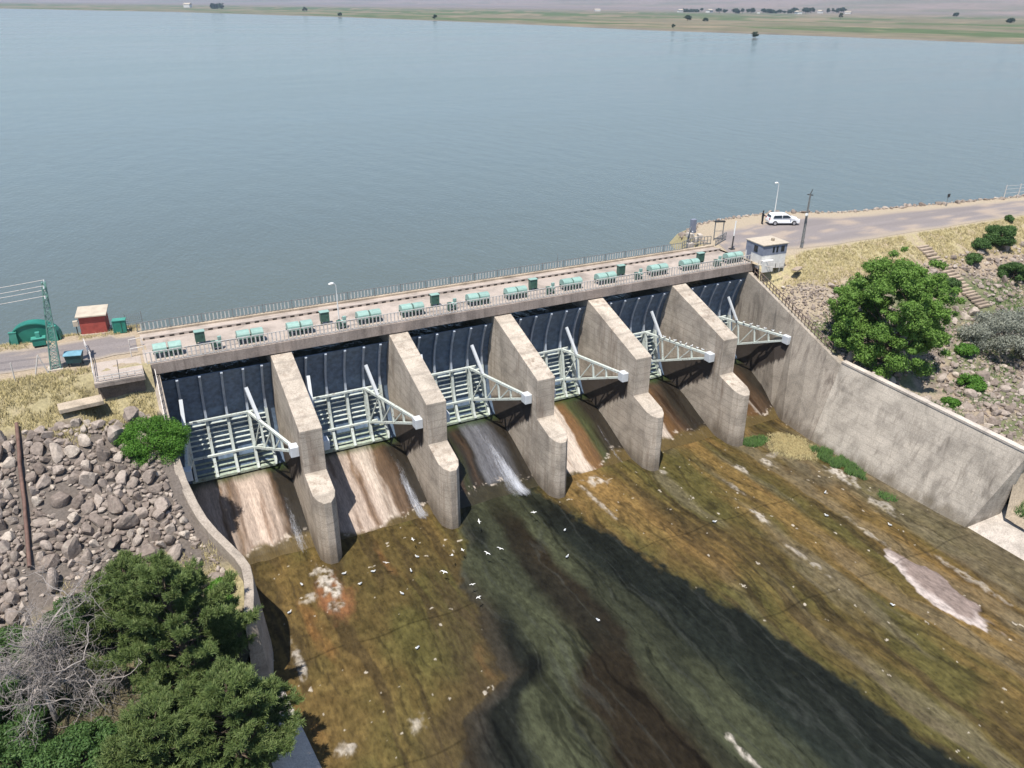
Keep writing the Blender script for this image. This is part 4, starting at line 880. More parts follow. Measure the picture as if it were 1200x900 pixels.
bars("wall_railing", [(-9.35, -0.2, -1.15), (-9.4, -3.0, -2.2), (-9.45, -6.4, -3.5)], 0.7, "pale sloping railing on the crown of the left wing wall", M["rail"], 0.8)
bars("wall_railing", [(54.85, -0.6, -1.3), (54.85, -7.0, -3.75), (54.85, -13.2, -6.1)], 0.95, "dark rusty sloping railing on the crown of the right abutment wall", M["railred"], 0.55, None, 0.07)
# old pipe down the boulders
pts = [(-19.35, -3.6 - i * 1.25, float(z_left(-19.4, -3.6 - i * 1.25)) + 0.32 + (0.08 if i % 3 == 0 else 0)) for i in range(10)]
b = MB(); b.tube(pts, 0.13, 10); tag(b.build("rusty_pipe", M["rust"]), "long rusty brown pipe lying straight down the boulder slope", "pipe")

# ------------------------------------------------------------------ lamps and poles
def lamp(loc, hh, rz, label):
    r = empty("street_lamp", loc, rz); tag(r, label, "street lamp", "street lamps on the dam")
    b = MB(); b.tube([(0, 0, 0), (0, 0, hh * 0.5), (0, 0, hh - 0.25), (-0.10, 0, hh - 0.05), (-0.32, 0, hh + 0.06)], [0.07, 0.055, 0.045, 0.04, 0.035], 8); b.build("pole", M["lamp"], r)
    b = MB(); b.ball((-0.48, 0, hh + 0.06), (0.32, 0.16, 0.12), 10, 6); b.build("lamp_head", M["lamp"], r)
    b = MB(); b.tube([(0, 0, 0), (0, 0, 0.25)], 0.12, 8); b.build("base", M["dark"], r)
lamp((6.95, 2.55, 0), 3.75, R(20), "white street lamp standing between the hoists of the second bay")
lamp((74.4, 17.0, 0), 4.3, R(0), "white street lamp behind the white car at the lake edge")
def pole(name, loc, hh, r0, r1, m, label, cat, group=None):
    b = MB(); b.tube([(0, 0, 0), (0, 0, hh)], [r0, r1], 8); o = b.build(name, m, None, loc); tag(o, label, cat, group); return o
pole("gauge_pole", (33.4, 7.8, 0), 1.75, 0.04, 0.03, M["railgrey"], "thin grey pole at the lake side railing above the fourth bay", "pole")
bp = empty("barrier_post", (56.4, 5.3, 0)); tag(bp, "tall barrier post white above and black below, standing behind the hut", "post")
b = MB(); b.tube([(0, 0, 0), (0.06, 0, 1.7)], 0.085, 8); b.build("lower_post", M["dark"], bp)
b = MB(); b.tube([(0.06, 0, 1.7), (0.12, 0, 3.5)], 0.075, 8); b.build("upper_post", M["lamp"], bp)
b = MB(); b.box((0, 0, 0.08), (0.6, 0.5, 0.16)); b.build("base", M["dark"], bp)
up = empty("utility_pole", (64.6, 2.1, 0), R(25)); tag(up, "dark lattice utility pole between the hut and the road, right of the car", "pole")
def cq(i, t):
    w = 0.17 + (0.06 - 0.17) * t; s = ((-1, -1), (1, -1), (1, 1), (-1, 1))[i % 4]; return Vector((s[0] * w, s[1] * w * 0.7, 6.6 * t))
for i in range(4):
    b = MB(); b.beam(cq(i, 0), cq(i, 1), 0.06, 0.06); b.build("leg", M["railgrey"], up)
b = MB()
for k in range(12):
    for i in range(4): b.beam(cq(i, k / 12), cq(i + 1, (k + 1) / 12), 0.05, 0.04)
b.build("bracing", M["railgrey"], up)
b = MB(); b.box((0, 0, 6.5), (0.12, 0.7, 0.1)); b.build("crossarm", M["dark"], up)
b = MB(); b.tube([(0, 0, 6.6), (0.3, -.1, 7.1)], .05, 6); b.build("top_bracket", M["dark"], up)
b = MB(); b.box((-0.42, -0.1, 4.2), (0.34, 0.28, 0.24)); b.tube([(0, 0, 4.2), (-.3, -.1, 4.2)], .03, 6); b.build("floodlight", M["lamp"], up, None, 0.03)
sp = empty("road_sign", (100.8, 9.3, 0)); tag(sp, "small dark sign on a post at the lake edge of the road", "sign")
b = MB(); b.tube([(0, 0, 0), (0, 0, 1.6)], 0.045, 8); b.build("post", M["railgrey"], sp)
b = MB(); b.box((0, -0.05, 1.6), (0.55, 0.05, 0.5)); b.build("sign_plate", M["dark"], sp)
for i, (x, y, lb) in enumerate(((112.8, 8.4, "leftmost of three pale wire fence posts at the far right road edge"), (115.8, 8.1, "middle of three pale wire fence posts at the far right road edge"), (118.8, 7.8, "rightmost of three pale wire fence posts at the far right road edge"))):
    pole("wire_post", (x, y, -0.05), 2.3, 0.07, 0.06, M["rail"], lb, "post", "wire fence posts by the road")
for z in (1.0, 1.6, 2.1):
    b = MB(); b.tube([(112.8, 8.4, z), (115.8, 8.1, z - 0.04), (118.8, 7.8, z), (135, 6.6, z)], 0.02, 5); tag(b.build("fence_wire", M["rail"]), "wire strung between the pale posts at the far right road edge", "wire", "fence wires by the road")
# ------------------------------------------------------------------ jetty end with fence panels, frame and gauge hut at the right bridge end
pf = empty("portal", (57.6, 9.3, 0), R(-20)); tag(pf, "dark square portal frame standing at the right end of the bridge", "frame")
for x in (-0.55, 0.55):
    b = MB(); b.box((x, 0, 1.2), (0.10, 0.10, 2.4)); b.build("post", M["railgrey"], pf)
b = MB(); b.box((0, 0, 2.42), (1.3, 0.4, 0.16)); b.build("top_beam", M["dark"], pf)
b = MB(); b.box((0, 0, 1.2), (1.0, 0.05, 0.06)); b.build("crossbar", M["railgrey"], pf)
for i, (p, lb) in enumerate((([(50.6, 7.5, 0.1), (53.2, 8.6, 0.05), (55.6, 8.3, 0)], "bent grey railing where the bridge meets the right bank"), ([(53.0, 9.6, 0), (56.4, 13.2, 0)], "grey wire fence along the lake edge beyond the bridge end"), ([(55.6, 7.4, 0), (58.6, 9.0, 0)], "dark low railing beside the portal frame"))):
    bars("fence", p, 1.0, lb, M["railgrey"], 0.5, "railings by the right bridge end", 0.06, (1.0, 0.55, 0.15))
bl = np.random.RandomState(5)
for i in range(4):
    b = MB(); x, y = ((52.3, 8.2), (54.6, 9.9), (56.0, 10.9), (55.2, 11.9))[i]; b.box((0, 0, 0.3), (0.9, 0.5, 0.6), i * 0.6); tag(b.build("concrete_block", M["slab"], None, (x, y, 0), 0.04), ("pale concrete block at the end of the lake side railing", "pale concrete block beside the wire fence near the frame", "pale concrete block next to the portal frame", "pale concrete block closest to the water at the bank corner")[i], "concrete block", "concrete blocks by the bank")
tp = MB(); tp.box((0, 0, 0.9), (0.7, 0.5, 1.8)); tag(tp.build("grey_hatch", M["bluegrey"], None, (57.0, 13.6, 0), 0.04), "grey upright metal box at the corner of the bank by the water", "box")

# ------------------------------------------------------------------ control hut
hu = empty("control_hut", (57.0, 0.3, 0), R(-4)); hu.scale = (.92, .92, .95); tag(hu, "white and blue grey control hut with a flat cream roof at the right bridge end", "hut")
b = MB(); b.box((0, 0, 0.25), (3.7, 3.2, 1.7)); b.build("lower_wall", M["white"], hu)
b = MB(); b.box((0, 0, 1.70), (3.74, 3.24, 1.20)); b.build("upper_wall", M["bluegrey"], hu)
b = MB(); b.box((0.05, 0, 2.37), (4.0, 3.5, 0.14)); b.build("roof", M["roofpale"], hu, None, 0.03)
b = MB(); b.box((0.5, -0.4, 2.60), (0.34, 0.34, 0.36)); b.build("vent", M["kerb"], hu, None, 0.03)
for x, w in ((-0.2, 0.28), (0.35, 0.28), (1.2, .5)):
    b = MB(); b.box((x, -1.63, 1.72), (w, 0.04, 0.7)); b.build("window", M["glass"], hu)
b = MB(); b.box((-1.88, -0.3, 1.7), (0.04, 0.7, 0.8)); b.build("window", M["glass"], hu)
b = MB(); b.box((-1.88, 0.9, 0.95), (0.04, 0.8, 1.7)); b.build("door", M["bluegrey"], hu)
b = MB(); b.box((-1.2, -1.95, -0.1), (1.6, 0.5, 1.4)); b.build("step", M["white"], hu)
bars("handrail", [(54.75, -1.1, -0.4), (56.2, -2.3, -0.6), (57.4, -2.4, -0.7)], 1.0, "pale handrail curving round the front of the control hut", M["rail"], 0.6)
b = MB(); b.box((0, 0, 0), (1.2, 0.7, 0.16), 0.4); b.box((0.7, 0.3, 0.02), (0.7, 0.4, 0.14), -0.3); tag(b.build("broken_slab", M["step"], None, (59.3, -2.6, -0.62), 0.02), "broken reddish slab lying in dry grass right of the hut", "slab")

# ------------------------------------------------------------------ the white car
ca = empty("parked_car", (70.9, 11.9, 0.03), R(-23)); ca.scale = (.96, .96, .96); tag(ca, "white estate car parked at the lake edge with a person behind it", "car")
L2, W2 = 2.2, 0.88
prof = [(-2.2, 0.32), (-2.22, 0.62), (-2.12, 0.95), (-1.95, 1.30), (-1.7, 1.50), (-0.9, 1.58), (0.0, 1.56), (0.5, 1.45), (1.15, 1.03), (1.85, 0.92), (2.15, 0.72), (2.2, 0.42), (2.1, 0.28)]
b = MB(); n = len(prof); vs = []
for s in (-1, 1):
    for x, z in prof:
        w = W2 * (1.0 if z < 1.0 else 1.0 - 0.24 * (z - 1.0) / 0.58); vs.append((x, s * w, z))
    
b.add(vs, [tuple(range(n)), tuple(reversed(range(n, 2 * n)))] + [(i, n + i, n + (i + 1) % n, (i + 1) % n) for i in range(n)]); b.build("body", M["carpaint"], ca, None, 0.06)
for s in (-1, 1):
    b = MB(); q = [(-1.75, 1.03, 0.885), (-1.55, 1.40, 0.765), (0.35, 1.42, 0.76), (0.95, 1.05, 0.88)]
    b.add([(x, s * w, z) for x, z, w in q] + [(x, s * (w + 0.012), z) for x, z, w in q], [(0, 1, 2, 3), (7, 6, 5, 4), (0, 4, 5, 1), (1, 5, 6, 2), (2, 6, 7, 3), (3, 7, 4, 0)]); w_ = b.build("side_window", M["glass"], ca)
    b = MB(); b.box((-0.45, s * 0.845, 1.23), (0.07, 0.10, 0.40)); b.build("pillar", M["carpaint"], ca)
    for x in (-1.38, 1.35):
        b = MB(); b.tube([(x, s * 0.72, 0.33), (x, s * 0.93, 0.33)], 0.33, 20); w_ = b.build("wheel", M["tyre"], ca)
        b = MB(); b.tube([(x, s * 0.925, 0.33), (x, s * 0.945, 0.33)], 0.20, 14); b.build("rim", M["rim"], w_)
    b = MB(); b.box((2.13, s * 0.62, 0.76), (0.14, 0.34, 0.14)); b.build("headlight", M["lens"], ca, None, 0.03)
    b = MB(); b.box((-2.16, s * 0.70, 0.92), (0.12, 0.26, 0.20)); b.build("tail_light", M["lightred"], ca, None, 0.02)
    b = MB(); b.box((0.75, s * 0.98, 1.05), (0.16, 0.18, 0.12)); b.build("mirror", M["carpaint"], ca, None, 0.03)
b = MB(); b.add([(0.56, -0.66, 1.43), (0.56, 0.66, 1.43), (1.12, 0.78, 1.07), (1.12, -0.78, 1.07), (0.58, -0.66, 1.46), (0.58, 0.66, 1.46), (1.15, 0.78, 1.09), (1.15, -0.78, 1.09)], [(3, 2, 1, 0), (4, 5, 6, 7), (0, 1, 5, 4), (1, 2, 6, 5), (2, 3, 7, 6), (3, 0, 4, 7)]); b.build("windscreen", M["glass"], ca)
b = MB(); b.add([(-2.06, -0.7, 1.08), (-2.06, 0.7, 1.08), (-1.93, 0.62, 1.36), (-1.93, -0.62, 1.36), (-2.09, -0.7, 1.09), (-2.09, 0.7, 1.09), (-1.96, 0.62, 1.37), (-1.96, -0.62, 1.37)], [(3, 2, 1, 0), (4, 5, 6, 7), (0, 1, 5, 4), (1, 2, 6, 5), (2, 3, 7, 6), (3, 0, 4, 7)]); b.build("rear_window", M["glass"], ca)
# ------------------------------------------------------------------ person behind the car
def person(loc, rz, label):
    r = empty("person", loc, rz); r.scale = (1.08, 1.15, 1.05); tag(r, label, "person")
    me = bpy.data.meshes.new("body"); J = [(0, 0, 0.95), (0, 0, 1.15), (0, 0, 1.38), (0, 0, 1.50), (0.01, 0, 1.60), (0.01, 0, 1.70),
         (0, 0.10, 0.90), (0.02, 0.12, 0.50), (-0.02, 0.13, 0.08), (0.14, 0.14, 0.04), (0, -0.10, 0.90), (0.03, -0.12, 0.50), (0.0, -0.13, 0.08), (0.16, -0.14, 0.04),
         (0, 0.20, 1.40), (0.10, 0.25, 1.14), (0.32, 0.20, 1.08), (0.42, 0.19, 1.09), (0, -0.20, 1.40), (0.10, -0.25, 1.14), (0.32, -0.20, 1.10), (0.42, -0.19, 1.11)]
    E_ = [(0, 1), (1, 2), (2, 3), (3, 4), (4, 5), (0, 6), (6, 7), (7, 8), (8, 9), (0, 10), (10, 11), (11, 12), (12, 13), (2, 14), (14, 15), (15, 16), (16, 17), (2, 18), (18, 19), (19, 20), (20, 21)]
    rad = [0.15, 0.135, 0.16, 0.06, 0.095, 0.09, 0.10, 0.07, 0.05, 0.045, 0.10, 0.07, 0.05, 0.045, 0.065, 0.05, 0.04, 0.035, 0.065, 0.05, 0.04, 0.035]
    me.from_pydata(J, E_, []); o = link(bpy.data.objects.new("body", me)); o.parent = r; me.materials.append(M["cloth"])
    sk = o.modifiers.new("skin", "SKIN"); 
    bpy.context.view_layer.objects.active = o
    if not me.skin_vertices:
        bm = bmesh.new(); bm.from_mesh(me); bm.verts.layers.skin.verify(); bm.to_mesh(me); bm.free()
    for v, q in zip(me.skin_vertices[0].data, rad): v.radius = (q, q)
    me.skin_vertices[0].data[0].use_root = True
    ss = o.modifiers.new("sub", "SUBSURF"); ss.levels = 1; ss.render_levels = 2
    b = MB(); b.ball((0.02, 0, 1.66), (0.098, 0.083, 0.118), 12, 9); b.ball((0.118, 0, 1.65), (0.018, 0.013, 0.02), 6, 4); b.build("head", M["skin_h"], r)
    b = MB(); b.ball((-0.005, 0, 1.69), (0.105, 0.092, 0.105), 12, 8); b.build("hair", M["hair"], r)
person((68.35, 13.05, 0.02), R(-23), "person in dark clothes bending an arm at the back of the white car")

# ------------------------------------------------------------------ stone steps on the right bank
stp = empty("stone_steps", (82.0, -1.6, -1.0)); tag(stp, "long straight flight of pale stone steps down the grassy right bank", "steps")
b = MB()
for i in range(22):
    y = -0.1 - i * 0.47; z = float(z_right(82.0, -1.6 + y)) + 1.0
    b.box((0.0 + 0.05 * math.sin(i * 2.3), y, z + 0.12), (2.0 + 0.15 * math.sin(i * 1.7), 0.40, 0.26))
b.build("treads", M["step"], stp, None, 0.03)
# ------------------------------------------------------------------ gulls
def gull_flying():
    g = empty("gull", (0, 0, 0)); b = MB(); b.ball((0, 0, 0), (0.24, 0.075, 0.07), 10, 6); b.ball((0.24, 0, 0.03), (0.075, 0.05, 0.05), 8, 5); b.add([(-.2, -.03, 0), (-.2, .03, 0), (-.4, .08, 0.0), (-.4, -.08, 0.0), (-.2, 0, .03)], [(0, 1, 2, 3), (0, 3, 4), (1, 4, 2), (2, 4, 3), (0, 4, 1)]); b.build("body", M["gull"], g)
    for s in (-1, 1):
        b = MB(); b.add([(.12, s * .05, .03), (-.10, s * .05, .02), (.14, s * .36, .14), (-.06, s * .36, .12), (.0, s * .68, .06), (-.05, s * .66, .05), (.02, s * .05, .06), (.04, s * .36, .17)], [(0, 6, 7, 2), (6, 1, 3, 7), (2, 7, 4), (7, 3, 5, 4), (0, 2, 3, 1), (2, 4, 5, 3)]); b.build("wing", M["gull"], g)
    return g
def gull_standing():
    g = empty("gull", (0, 0, 0)); b = MB(); b.ball((0, 0, 0.24), (0.22, 0.10, 0.10), 10, 6); b.ball((0.20, 0, 0.36), (0.07, 0.055, 0.06), 8, 5); b.tube([(0.13, 0, .28), (.19, 0, .35)], .05, 7); b.add([(.26, -.015, .355), (.26, .015, .355), (.34, 0, .345), (.26, 0, .375)], [(0, 1, 2), (0, 2, 3), (1, 3, 2), (0, 3, 1)]); b.build("body", M["gull"], g)
    b = MB(); b.ball((-0.06, 0, 0.28), (0.22, 0.107, 0.07), 8, 5); b.build("wings", M["gullgrey"], g)
    for s in (-1, 1):
        b = MB(); b.tube([(0, s * .04, 0.16), (0.0, s * .04, 0)], .010, 5); b.build("leg", M["dark"], g)
    return g
gf = gull_flying(); first = True; gr = np.random.RandomState(11)
for i, (px, py, pzz) in enumerate(((13.4, -14.2, -13.9), (10.6, -17.0, -14.1), (9.4, -17.6, -13.8), (12.2, -18.4, -14.0), (13.2, -18.8, -13.6), (8.2, -18.8, -14.2), (9.6, -21.2, -14.2), (9.3, -23.0, -14.0), (4.3, -16.0, -13.9), (7.4, -13.8, -14.1), (18.4, -15.0, -14.0))):
    o = gf if first else copy_tree(gf); first = False
    o.location = (px, py, pzz); o.scale = (.45, .45, .45); o.rotation_euler = (gr.uniform(-.4, .4), gr.uniform(-.2, .2), gr.uniform(0, 6.28)); tag(o, "small white gull flying low over the wet bed below the gates", "gull", "gulls flying over the channel")
gs = gull_standing(); first = True
pts_ = [(20.3, -17.3), (2.0, -16.2), (3.4, -15.2), (1.2, -14.4), (4.6, -18.8), (6.2, -16.5), (-2.2, -14.2), (-3.8, -17.0), (7.3, -15.0), (18.6, -20.6), (42.8, -26.0), (45.6, -23.2), (46.8, -29.6), (38.2, -37.0), (33.0, -22.2), (16.8, -28.2), (3.6, -24.8)]
for i, (x, y) in enumerate(pts_):
    o = gs if first else copy_tree(gs); first = False
    o.location = (x, y, ZB + 0.0); o.scale = (.75, .75, .75); o.rotation_euler = (0, 0, gr.uniform(0, 6.28)); tag(o, "small white gull standing in the shallow water of the channel bed", "gull", "gulls standing in the channel")
gt = None
for i in range(9):
    t = i / 8; o = copy_tree(gs); k = 4; o.location = (BAYS[k] + 6.9 + t * 1.7, -1.2 - t * 5.4, -6.32); o.rotation_euler = (0, 0, gr.uniform(0, 6.28)); tag(o, "small white gull perched on the arm of the fifth gate from the left", "gull", "gulls perched on the gate arms")
for i in range(7):
    t = i / 6; o = copy_tree(gs); o.location = (BAYS[5] + 6.9 + t * 1.7, -1.4 - t * 5.2, -6.32); o.rotation_euler = (0, 0, gr.uniform(0, 6.28)); tag(o, "small white gull perched on the arm of the rightmost gate", "gull", "gulls perched on the gate arms")
for i in range(3):
    o = copy_tree(gs); o.location = ((53.6, 9.2, .95), (54.5, 10.6, .95), (57.6, 9.3, 2.5))[i]; tag(o, "white gull resting on the fences and frame at the right bridge end", "gull", "gulls at the bridge end")
# ------------------------------------------------------------------ boulders
def rock_mesh(seed):
    rs = np.random.RandomState(seed); bm = bmesh.new(); bmesh.ops.create_icosphere(bm, subdivisions=3, radius=1.0)
    pl = rs.normal(size=(8, 3)); pl /= np.linalg.norm(pl, axis=1)[:, None]; d = rs.uniform(0.42, 0.80, 8); sq = rs.uniform(0.7, 1.0, 3) * np.array((1.1, 0.9, 0.75))
    for v in bm.verts:
        p = np.array(v.co); q = pl @ p; q = np.where(q > 0.05, d / np.maximum(q, .05), 9); r = min(1.0, q.min())
        r *= 1 + 0.05 * (vnoise(p[0] * 3 + seed, p[1] * 3 + p[2] * 2.1, seed) - 0.5)
        v.co = Vector(p * r * sq)
    me = bpy.data.meshes.new("boulder"); bm.to_mesh(me); bm.free(); me.materials.append(M["rock"])
    me.polygons.foreach_set("use_smooth", [False] * len(me.polygons)); return me
RM = [rock_mesh(300 + i) for i in range(14)]
RV = []
for m_ in RM:
    bm = bmesh.new(); bmesh.ops.create_icosphere(bm, subdivisions=2, radius=1.0); s = int(RM.index(m_)) + 300
    rs = np.random.RandomState(s); pl = rs.normal(size=(8, 3)); pl /= np.linalg.norm(pl, axis=1)[:, None]; d = rs.uniform(0.42, 0.80, 8); sq = rs.uniform(0.7, 1.0, 3) * np.array((1.1, 0.9, 0.75))
    V = []
    for v in bm.verts:
        p = np.array(v.co); q = pl @ p; q = np.where(q > 0.05, d / np.maximum(q, .05), 9); V.append(p * min(1.0, q.min()) * sq)
    RV.append((np.array(V), np.array([[v.index for v in f.verts] for f in bm.faces]))); bm.free()
def scatter(rs, inside, box, sizes, tries):
    """dart throwing; sizes: list of radii, biggest first"""
    cell = 1.0; G = {}; out = []
    for r in sizes:
        for _ in range(tries):
            x = rs.uniform(box[0], box[1]); y = rs.uniform(box[2], box[3])
            if not inside(x, y, r): continue
            cx, cy = int(x // cell), int(y // cell); ok = True
            for i in range(cx - 2, cx + 3):
                for j in range(cy - 2, cy + 3):
                    for (a, c, q) in G.get((i, j), ()):
                        if (a - x) ** 2 + (c - y) ** 2 < (0.54 * (q + r)) ** 2: ok = False; break
                    if not ok: break
                if not ok: break
            if ok:
                G.setdefault((cx, cy), []).append((x, y, r)); out.append((x, y, r)); break
    return out
def place_rocks(pts, zf, n_ind, name_label, group, stuff_label, seed, big=()):
    rs = np.random.RandomState(seed); pts = sorted(pts, key=lambda p: -p[2]); VV = []; FF = []; base = 0
    for i, (x, y, r) in enumerate(pts):
        z = float(zf(x, y)) + r * 0.22; rot = rs.uniform(0, 6.28, 3); s = r * rs.uniform(0.85, 1.25, 3)
        k = rs.randint(14)
        if i < n_ind:
            o = link(bpy.data.objects.new("boulder", RM[k])); o.location = (x, y, z); o.rotation_euler = rot * np.array((.35, .35, 1)); o.scale = s
            tag(o, name_label[0] if r > 0.62 else name_label[1] if r > 0.42 else name_label[2], "boulder", group + (" (large)" if r > 0.62 else " (medium)" if r > 0.42 else " (small)"))
            if i < len(big): tag(o, big[i]); 
        else:
            v, f = RV[k]; ca, sa = math.cos(rot[2]), math.sin(rot[2]); cb, sb = math.cos(rot[0]), math.sin(rot[0])
            w = v * s; w = np.stack([w[:, 0], w[:, 1] * cb - w[:, 2] * sb, w[:, 1] * sb + w[:, 2] * cb], 1)
            w = np.stack([w[:, 0] * ca - w[:, 1] * sa, w[:, 0] * sa + w[:, 1] * ca, w[:, 2]], 1) + np.array((x, y, z))
            VV.append(w); FF.append(f + base); base += len(v)
    if VV: tag(np_mesh("rubble", np.concatenate(VV), np.concatenate(FF), M["rock"]), stuff_label, None, None, "stuff")
rs = np.random.RandomState(21)
def in_left(x, y, r):
    if x > float(left_edge(np.array(y))) - 0.6 - r * 0.6: return False
    if abs(x + 19.35) < 0.28 + r * .5: return False
    top = -3.6 - 1.1 * float(fbm(np.array(x * 0.35), np.array(3.3), 401)); 
    return -19.2 < y < top - (0.6 if x > -14 else 0)
sz = sorted(list(rs.uniform(0.75, 1.15, 48)) + list(rs.uniform(0.50, 0.76, 230)) + list(0.30 + 0.22 * rs.rand(520) ** 1.2) + list(rs.uniform(0.13, 0.30, 3000)), reverse=True)
rocks = scatter(rs, in_left, (-30, -7, -19.3, -3.4), sz, 30)
# a few boulders placed where the photograph has its largest ones
big = [(-15.1, -16.6, 0.85), (-18.2, -15.9, 0.95), (-17.2, -10.2, 0.95), (-10.7, -16.4, 0.8), (-9.4, -17.3, 0.72), (-15.2, -6.1, .7)]
rocks = [q for q in rocks if all((q[0] - b_[0]) ** 2 + (q[1] - b_[1]) ** 2 > (0.75 * (q[2] + b_[2])) ** 2 for b_ in big)] + big
def vis_left(q): return q[0] > -22.5
vr = [q for q in rocks if vis_left(q)]; hid = [q for q in rocks if not vis_left(q)]
place_rocks(vr, z_left, 205, ("large grey basalt boulder on the slope left of the gates", "medium grey basalt boulder on the slope left of the gates", "small grey basalt boulder on the slope left of the gates"), "boulders on the left slope", "loose grey rubble between the boulders of the left slope", 31)
place_rocks(hid, z_left, 0, ("", "", ""), "", "grey rubble on the far left of the embankment slope", 32)
def in_right(x, y, r):
    s = float(y_dn(x)) - 1.2 - y
    if s < 2.2: return False
    if abs(x - 82) < 1.3 and y > -12.5: return False
    if x < 55.9 + r * .5: return False
    if x < 60 and r < 0.3 and y > -13: return rs.rand() < 0.9
    d = float(fbm(np.array(x * 0.16), np.array(y * 0.16), 411))
    if x > 84: return s > 3.0 and (d > 0.25) and y > -18
    if y > -11: return d > 0.45 and s > 3.5
    return d > 0.30 and y > -33
def in_strip(x, y, r): return x > 55.9 + r and y < -2.8 - 0.25 * (x - 56) and x < 62.5 - 0.15 * (y + 13)
place_rocks(scatter(rs, in_strip, (55.8, 63, -14.5, -2.8), sorted(list(rs.uniform(.2, .36, 90)) + list(rs.uniform(.10, .2, 500)), reverse=True), 12), z_right, 0, ("", "", ""), "", "pale broken stone rubble beside the sloping railing of the right wall", 43)
sz = sorted(list(rs.uniform(0.7, 1.15, 55)) + list(rs.uniform(0.45, 0.7, 230)) + list(rs.uniform(0.28, 0.45, 700)) + list(rs.uniform(0.13, 0.28, 2400)), reverse=True)
rr_ = scatter(rs, in_right, (55.5, 112, -33, -2), sz, 10)
place_rocks(rr_, z_right, 95, ("large pale boulder on the right bank behind the training wall", "medium pale boulder on the right bank behind the training wall", "small pale boulder on the right bank behind the training wall"), "boulders on the right bank", "loose pale rubble scattered over the right bank", 41)

def in_shore(x, y, r): return -0.2 - r < y - float(y_up(x)) < 2.2 and (x > 60 or y > 9)
place_rocks(scatter(rs, in_shore, (55.2, 125, 6, 20.5), sorted(list(rs.uniform(.3, .6, 120)) + list(rs.uniform(.14, .3, 900)), reverse=True), 14), z_right, 0, ("", "", ""), "", "pale stone rubble along the lake edge of the right bank", 45)
place_rocks(scatter(rs, lambda x, y, r: True, (-34, -11.0, 10.6, 13.4), sorted(list(rs.uniform(.2, .45, 40)) + list(rs.uniform(.12, .25, 200)), reverse=True), 6), z_left, 0, ("", "", ""), "", "stone rubble along the lake edge behind the green shed", 46)
# ------------------------------------------------------------------ vegetation
def leaves(rs, blobs, n, size, shell=0.55, elong=1.0, up=0.3, flat=1.0, gap=0.0):
    """blobs: list of (cx,cy,cz,rx,ry,rz) -> quads"""
    B = np.array(blobs, float); vol = (B[:, 3] * B[:, 4] * B[:, 5]) ** (2 / 3); k = rs.choice(len(B), n, p=vol / vol.sum())
    d = rs.normal(size=(n, 3)); d /= np.linalg.norm(d, axis=1)[:, None]
    rad = (shell + (1 - shell) * rs.rand(n)) * (1 + 0.22 * (rs.rand(n) - 0.5))
    c = B[k, :3] + d * B[k, 3:6] * rad[:, None]
    nr = d + rs.normal(size=(n, 3)) * 0.65 + np.array((0, 0, up)); nr /= np.linalg.norm(nr, axis=1)[:, None]
    t = np.cross(nr, rs.normal(size=(n, 3))); t /= np.linalg.norm(t, axis=1)[:, None] + 1e-9; b = np.cross(nr, t)
    s = size * (0.6 + 0.8 * rs.rand(n))[:, None]
    V = np.stack([c - t * s * elong - b * s * 0.2, c - t * s * 0.1 - b * s * 0.55, c + t * s * elong + b * s * .1, c + t * s * 0.1 + b * s * 0.55], 1).reshape(-1, 3)
    return V, np.arange(4 * n).reshape(-1, 4)
def needles(rs, blobs, n, ln, wd):
    B = np.array(blobs, float); vol = (B[:, 3] * B[:, 4] * B[:, 5]) ** (2 / 3); k = rs.choice(len(B), n, p=vol / vol.sum())
    d = rs.normal(size=(n, 3)); d[:, 2] = d[:, 2] * 0.8 + 0.35; d /= np.linalg.norm(d, axis=1)[:, None]
    c = B[k, :3] + d * B[k, 3:6] * (0.35 + 0.65 * rs.rand(n))[:, None]
    a = d + rs.normal(size=(n, 3)) * 0.9 + np.array((0, 0, .2)); a /= np.linalg.norm(a, axis=1)[:, None]
    nr = d * 0.9 + np.array((-.1, -.1, .6)) + rs.normal(size=(n, 3)) * 0.35; b = np.cross(a, nr); b /= np.linalg.norm(b, axis=1)[:, None]
    l = ln * (0.6 + 0.8 * rs.rand(n))[:, None]; w = wd * (0.7 + 0.6 * rs.rand(n))[:, None]
    V = np.stack([c - b * w * .6, c + b * w * .6, c + a * l + b * w * .35, c + a * l - b * w * .35], 1).reshape(-1, 3)
    return V, np.arange(4 * n).reshape(-1, 4)
def limb_pts(rs, p0, p1, n=5, wob=0.12, sag=0.0):
    p0, p1 = Vector(p0), Vector(p1); L = (p1 - p0).length; out = []
    for i in range(n + 1):
        t = i / n; q = p0.lerp(p1, t); w = wob * L * math.sin(math.pi * t)
        out.append(q + Vector((rs.uniform(-w, w), rs.uniform(-w, w), rs.uniform(-w, w) * 0.5 + sag * math.sin(math.pi * t))))
    return out
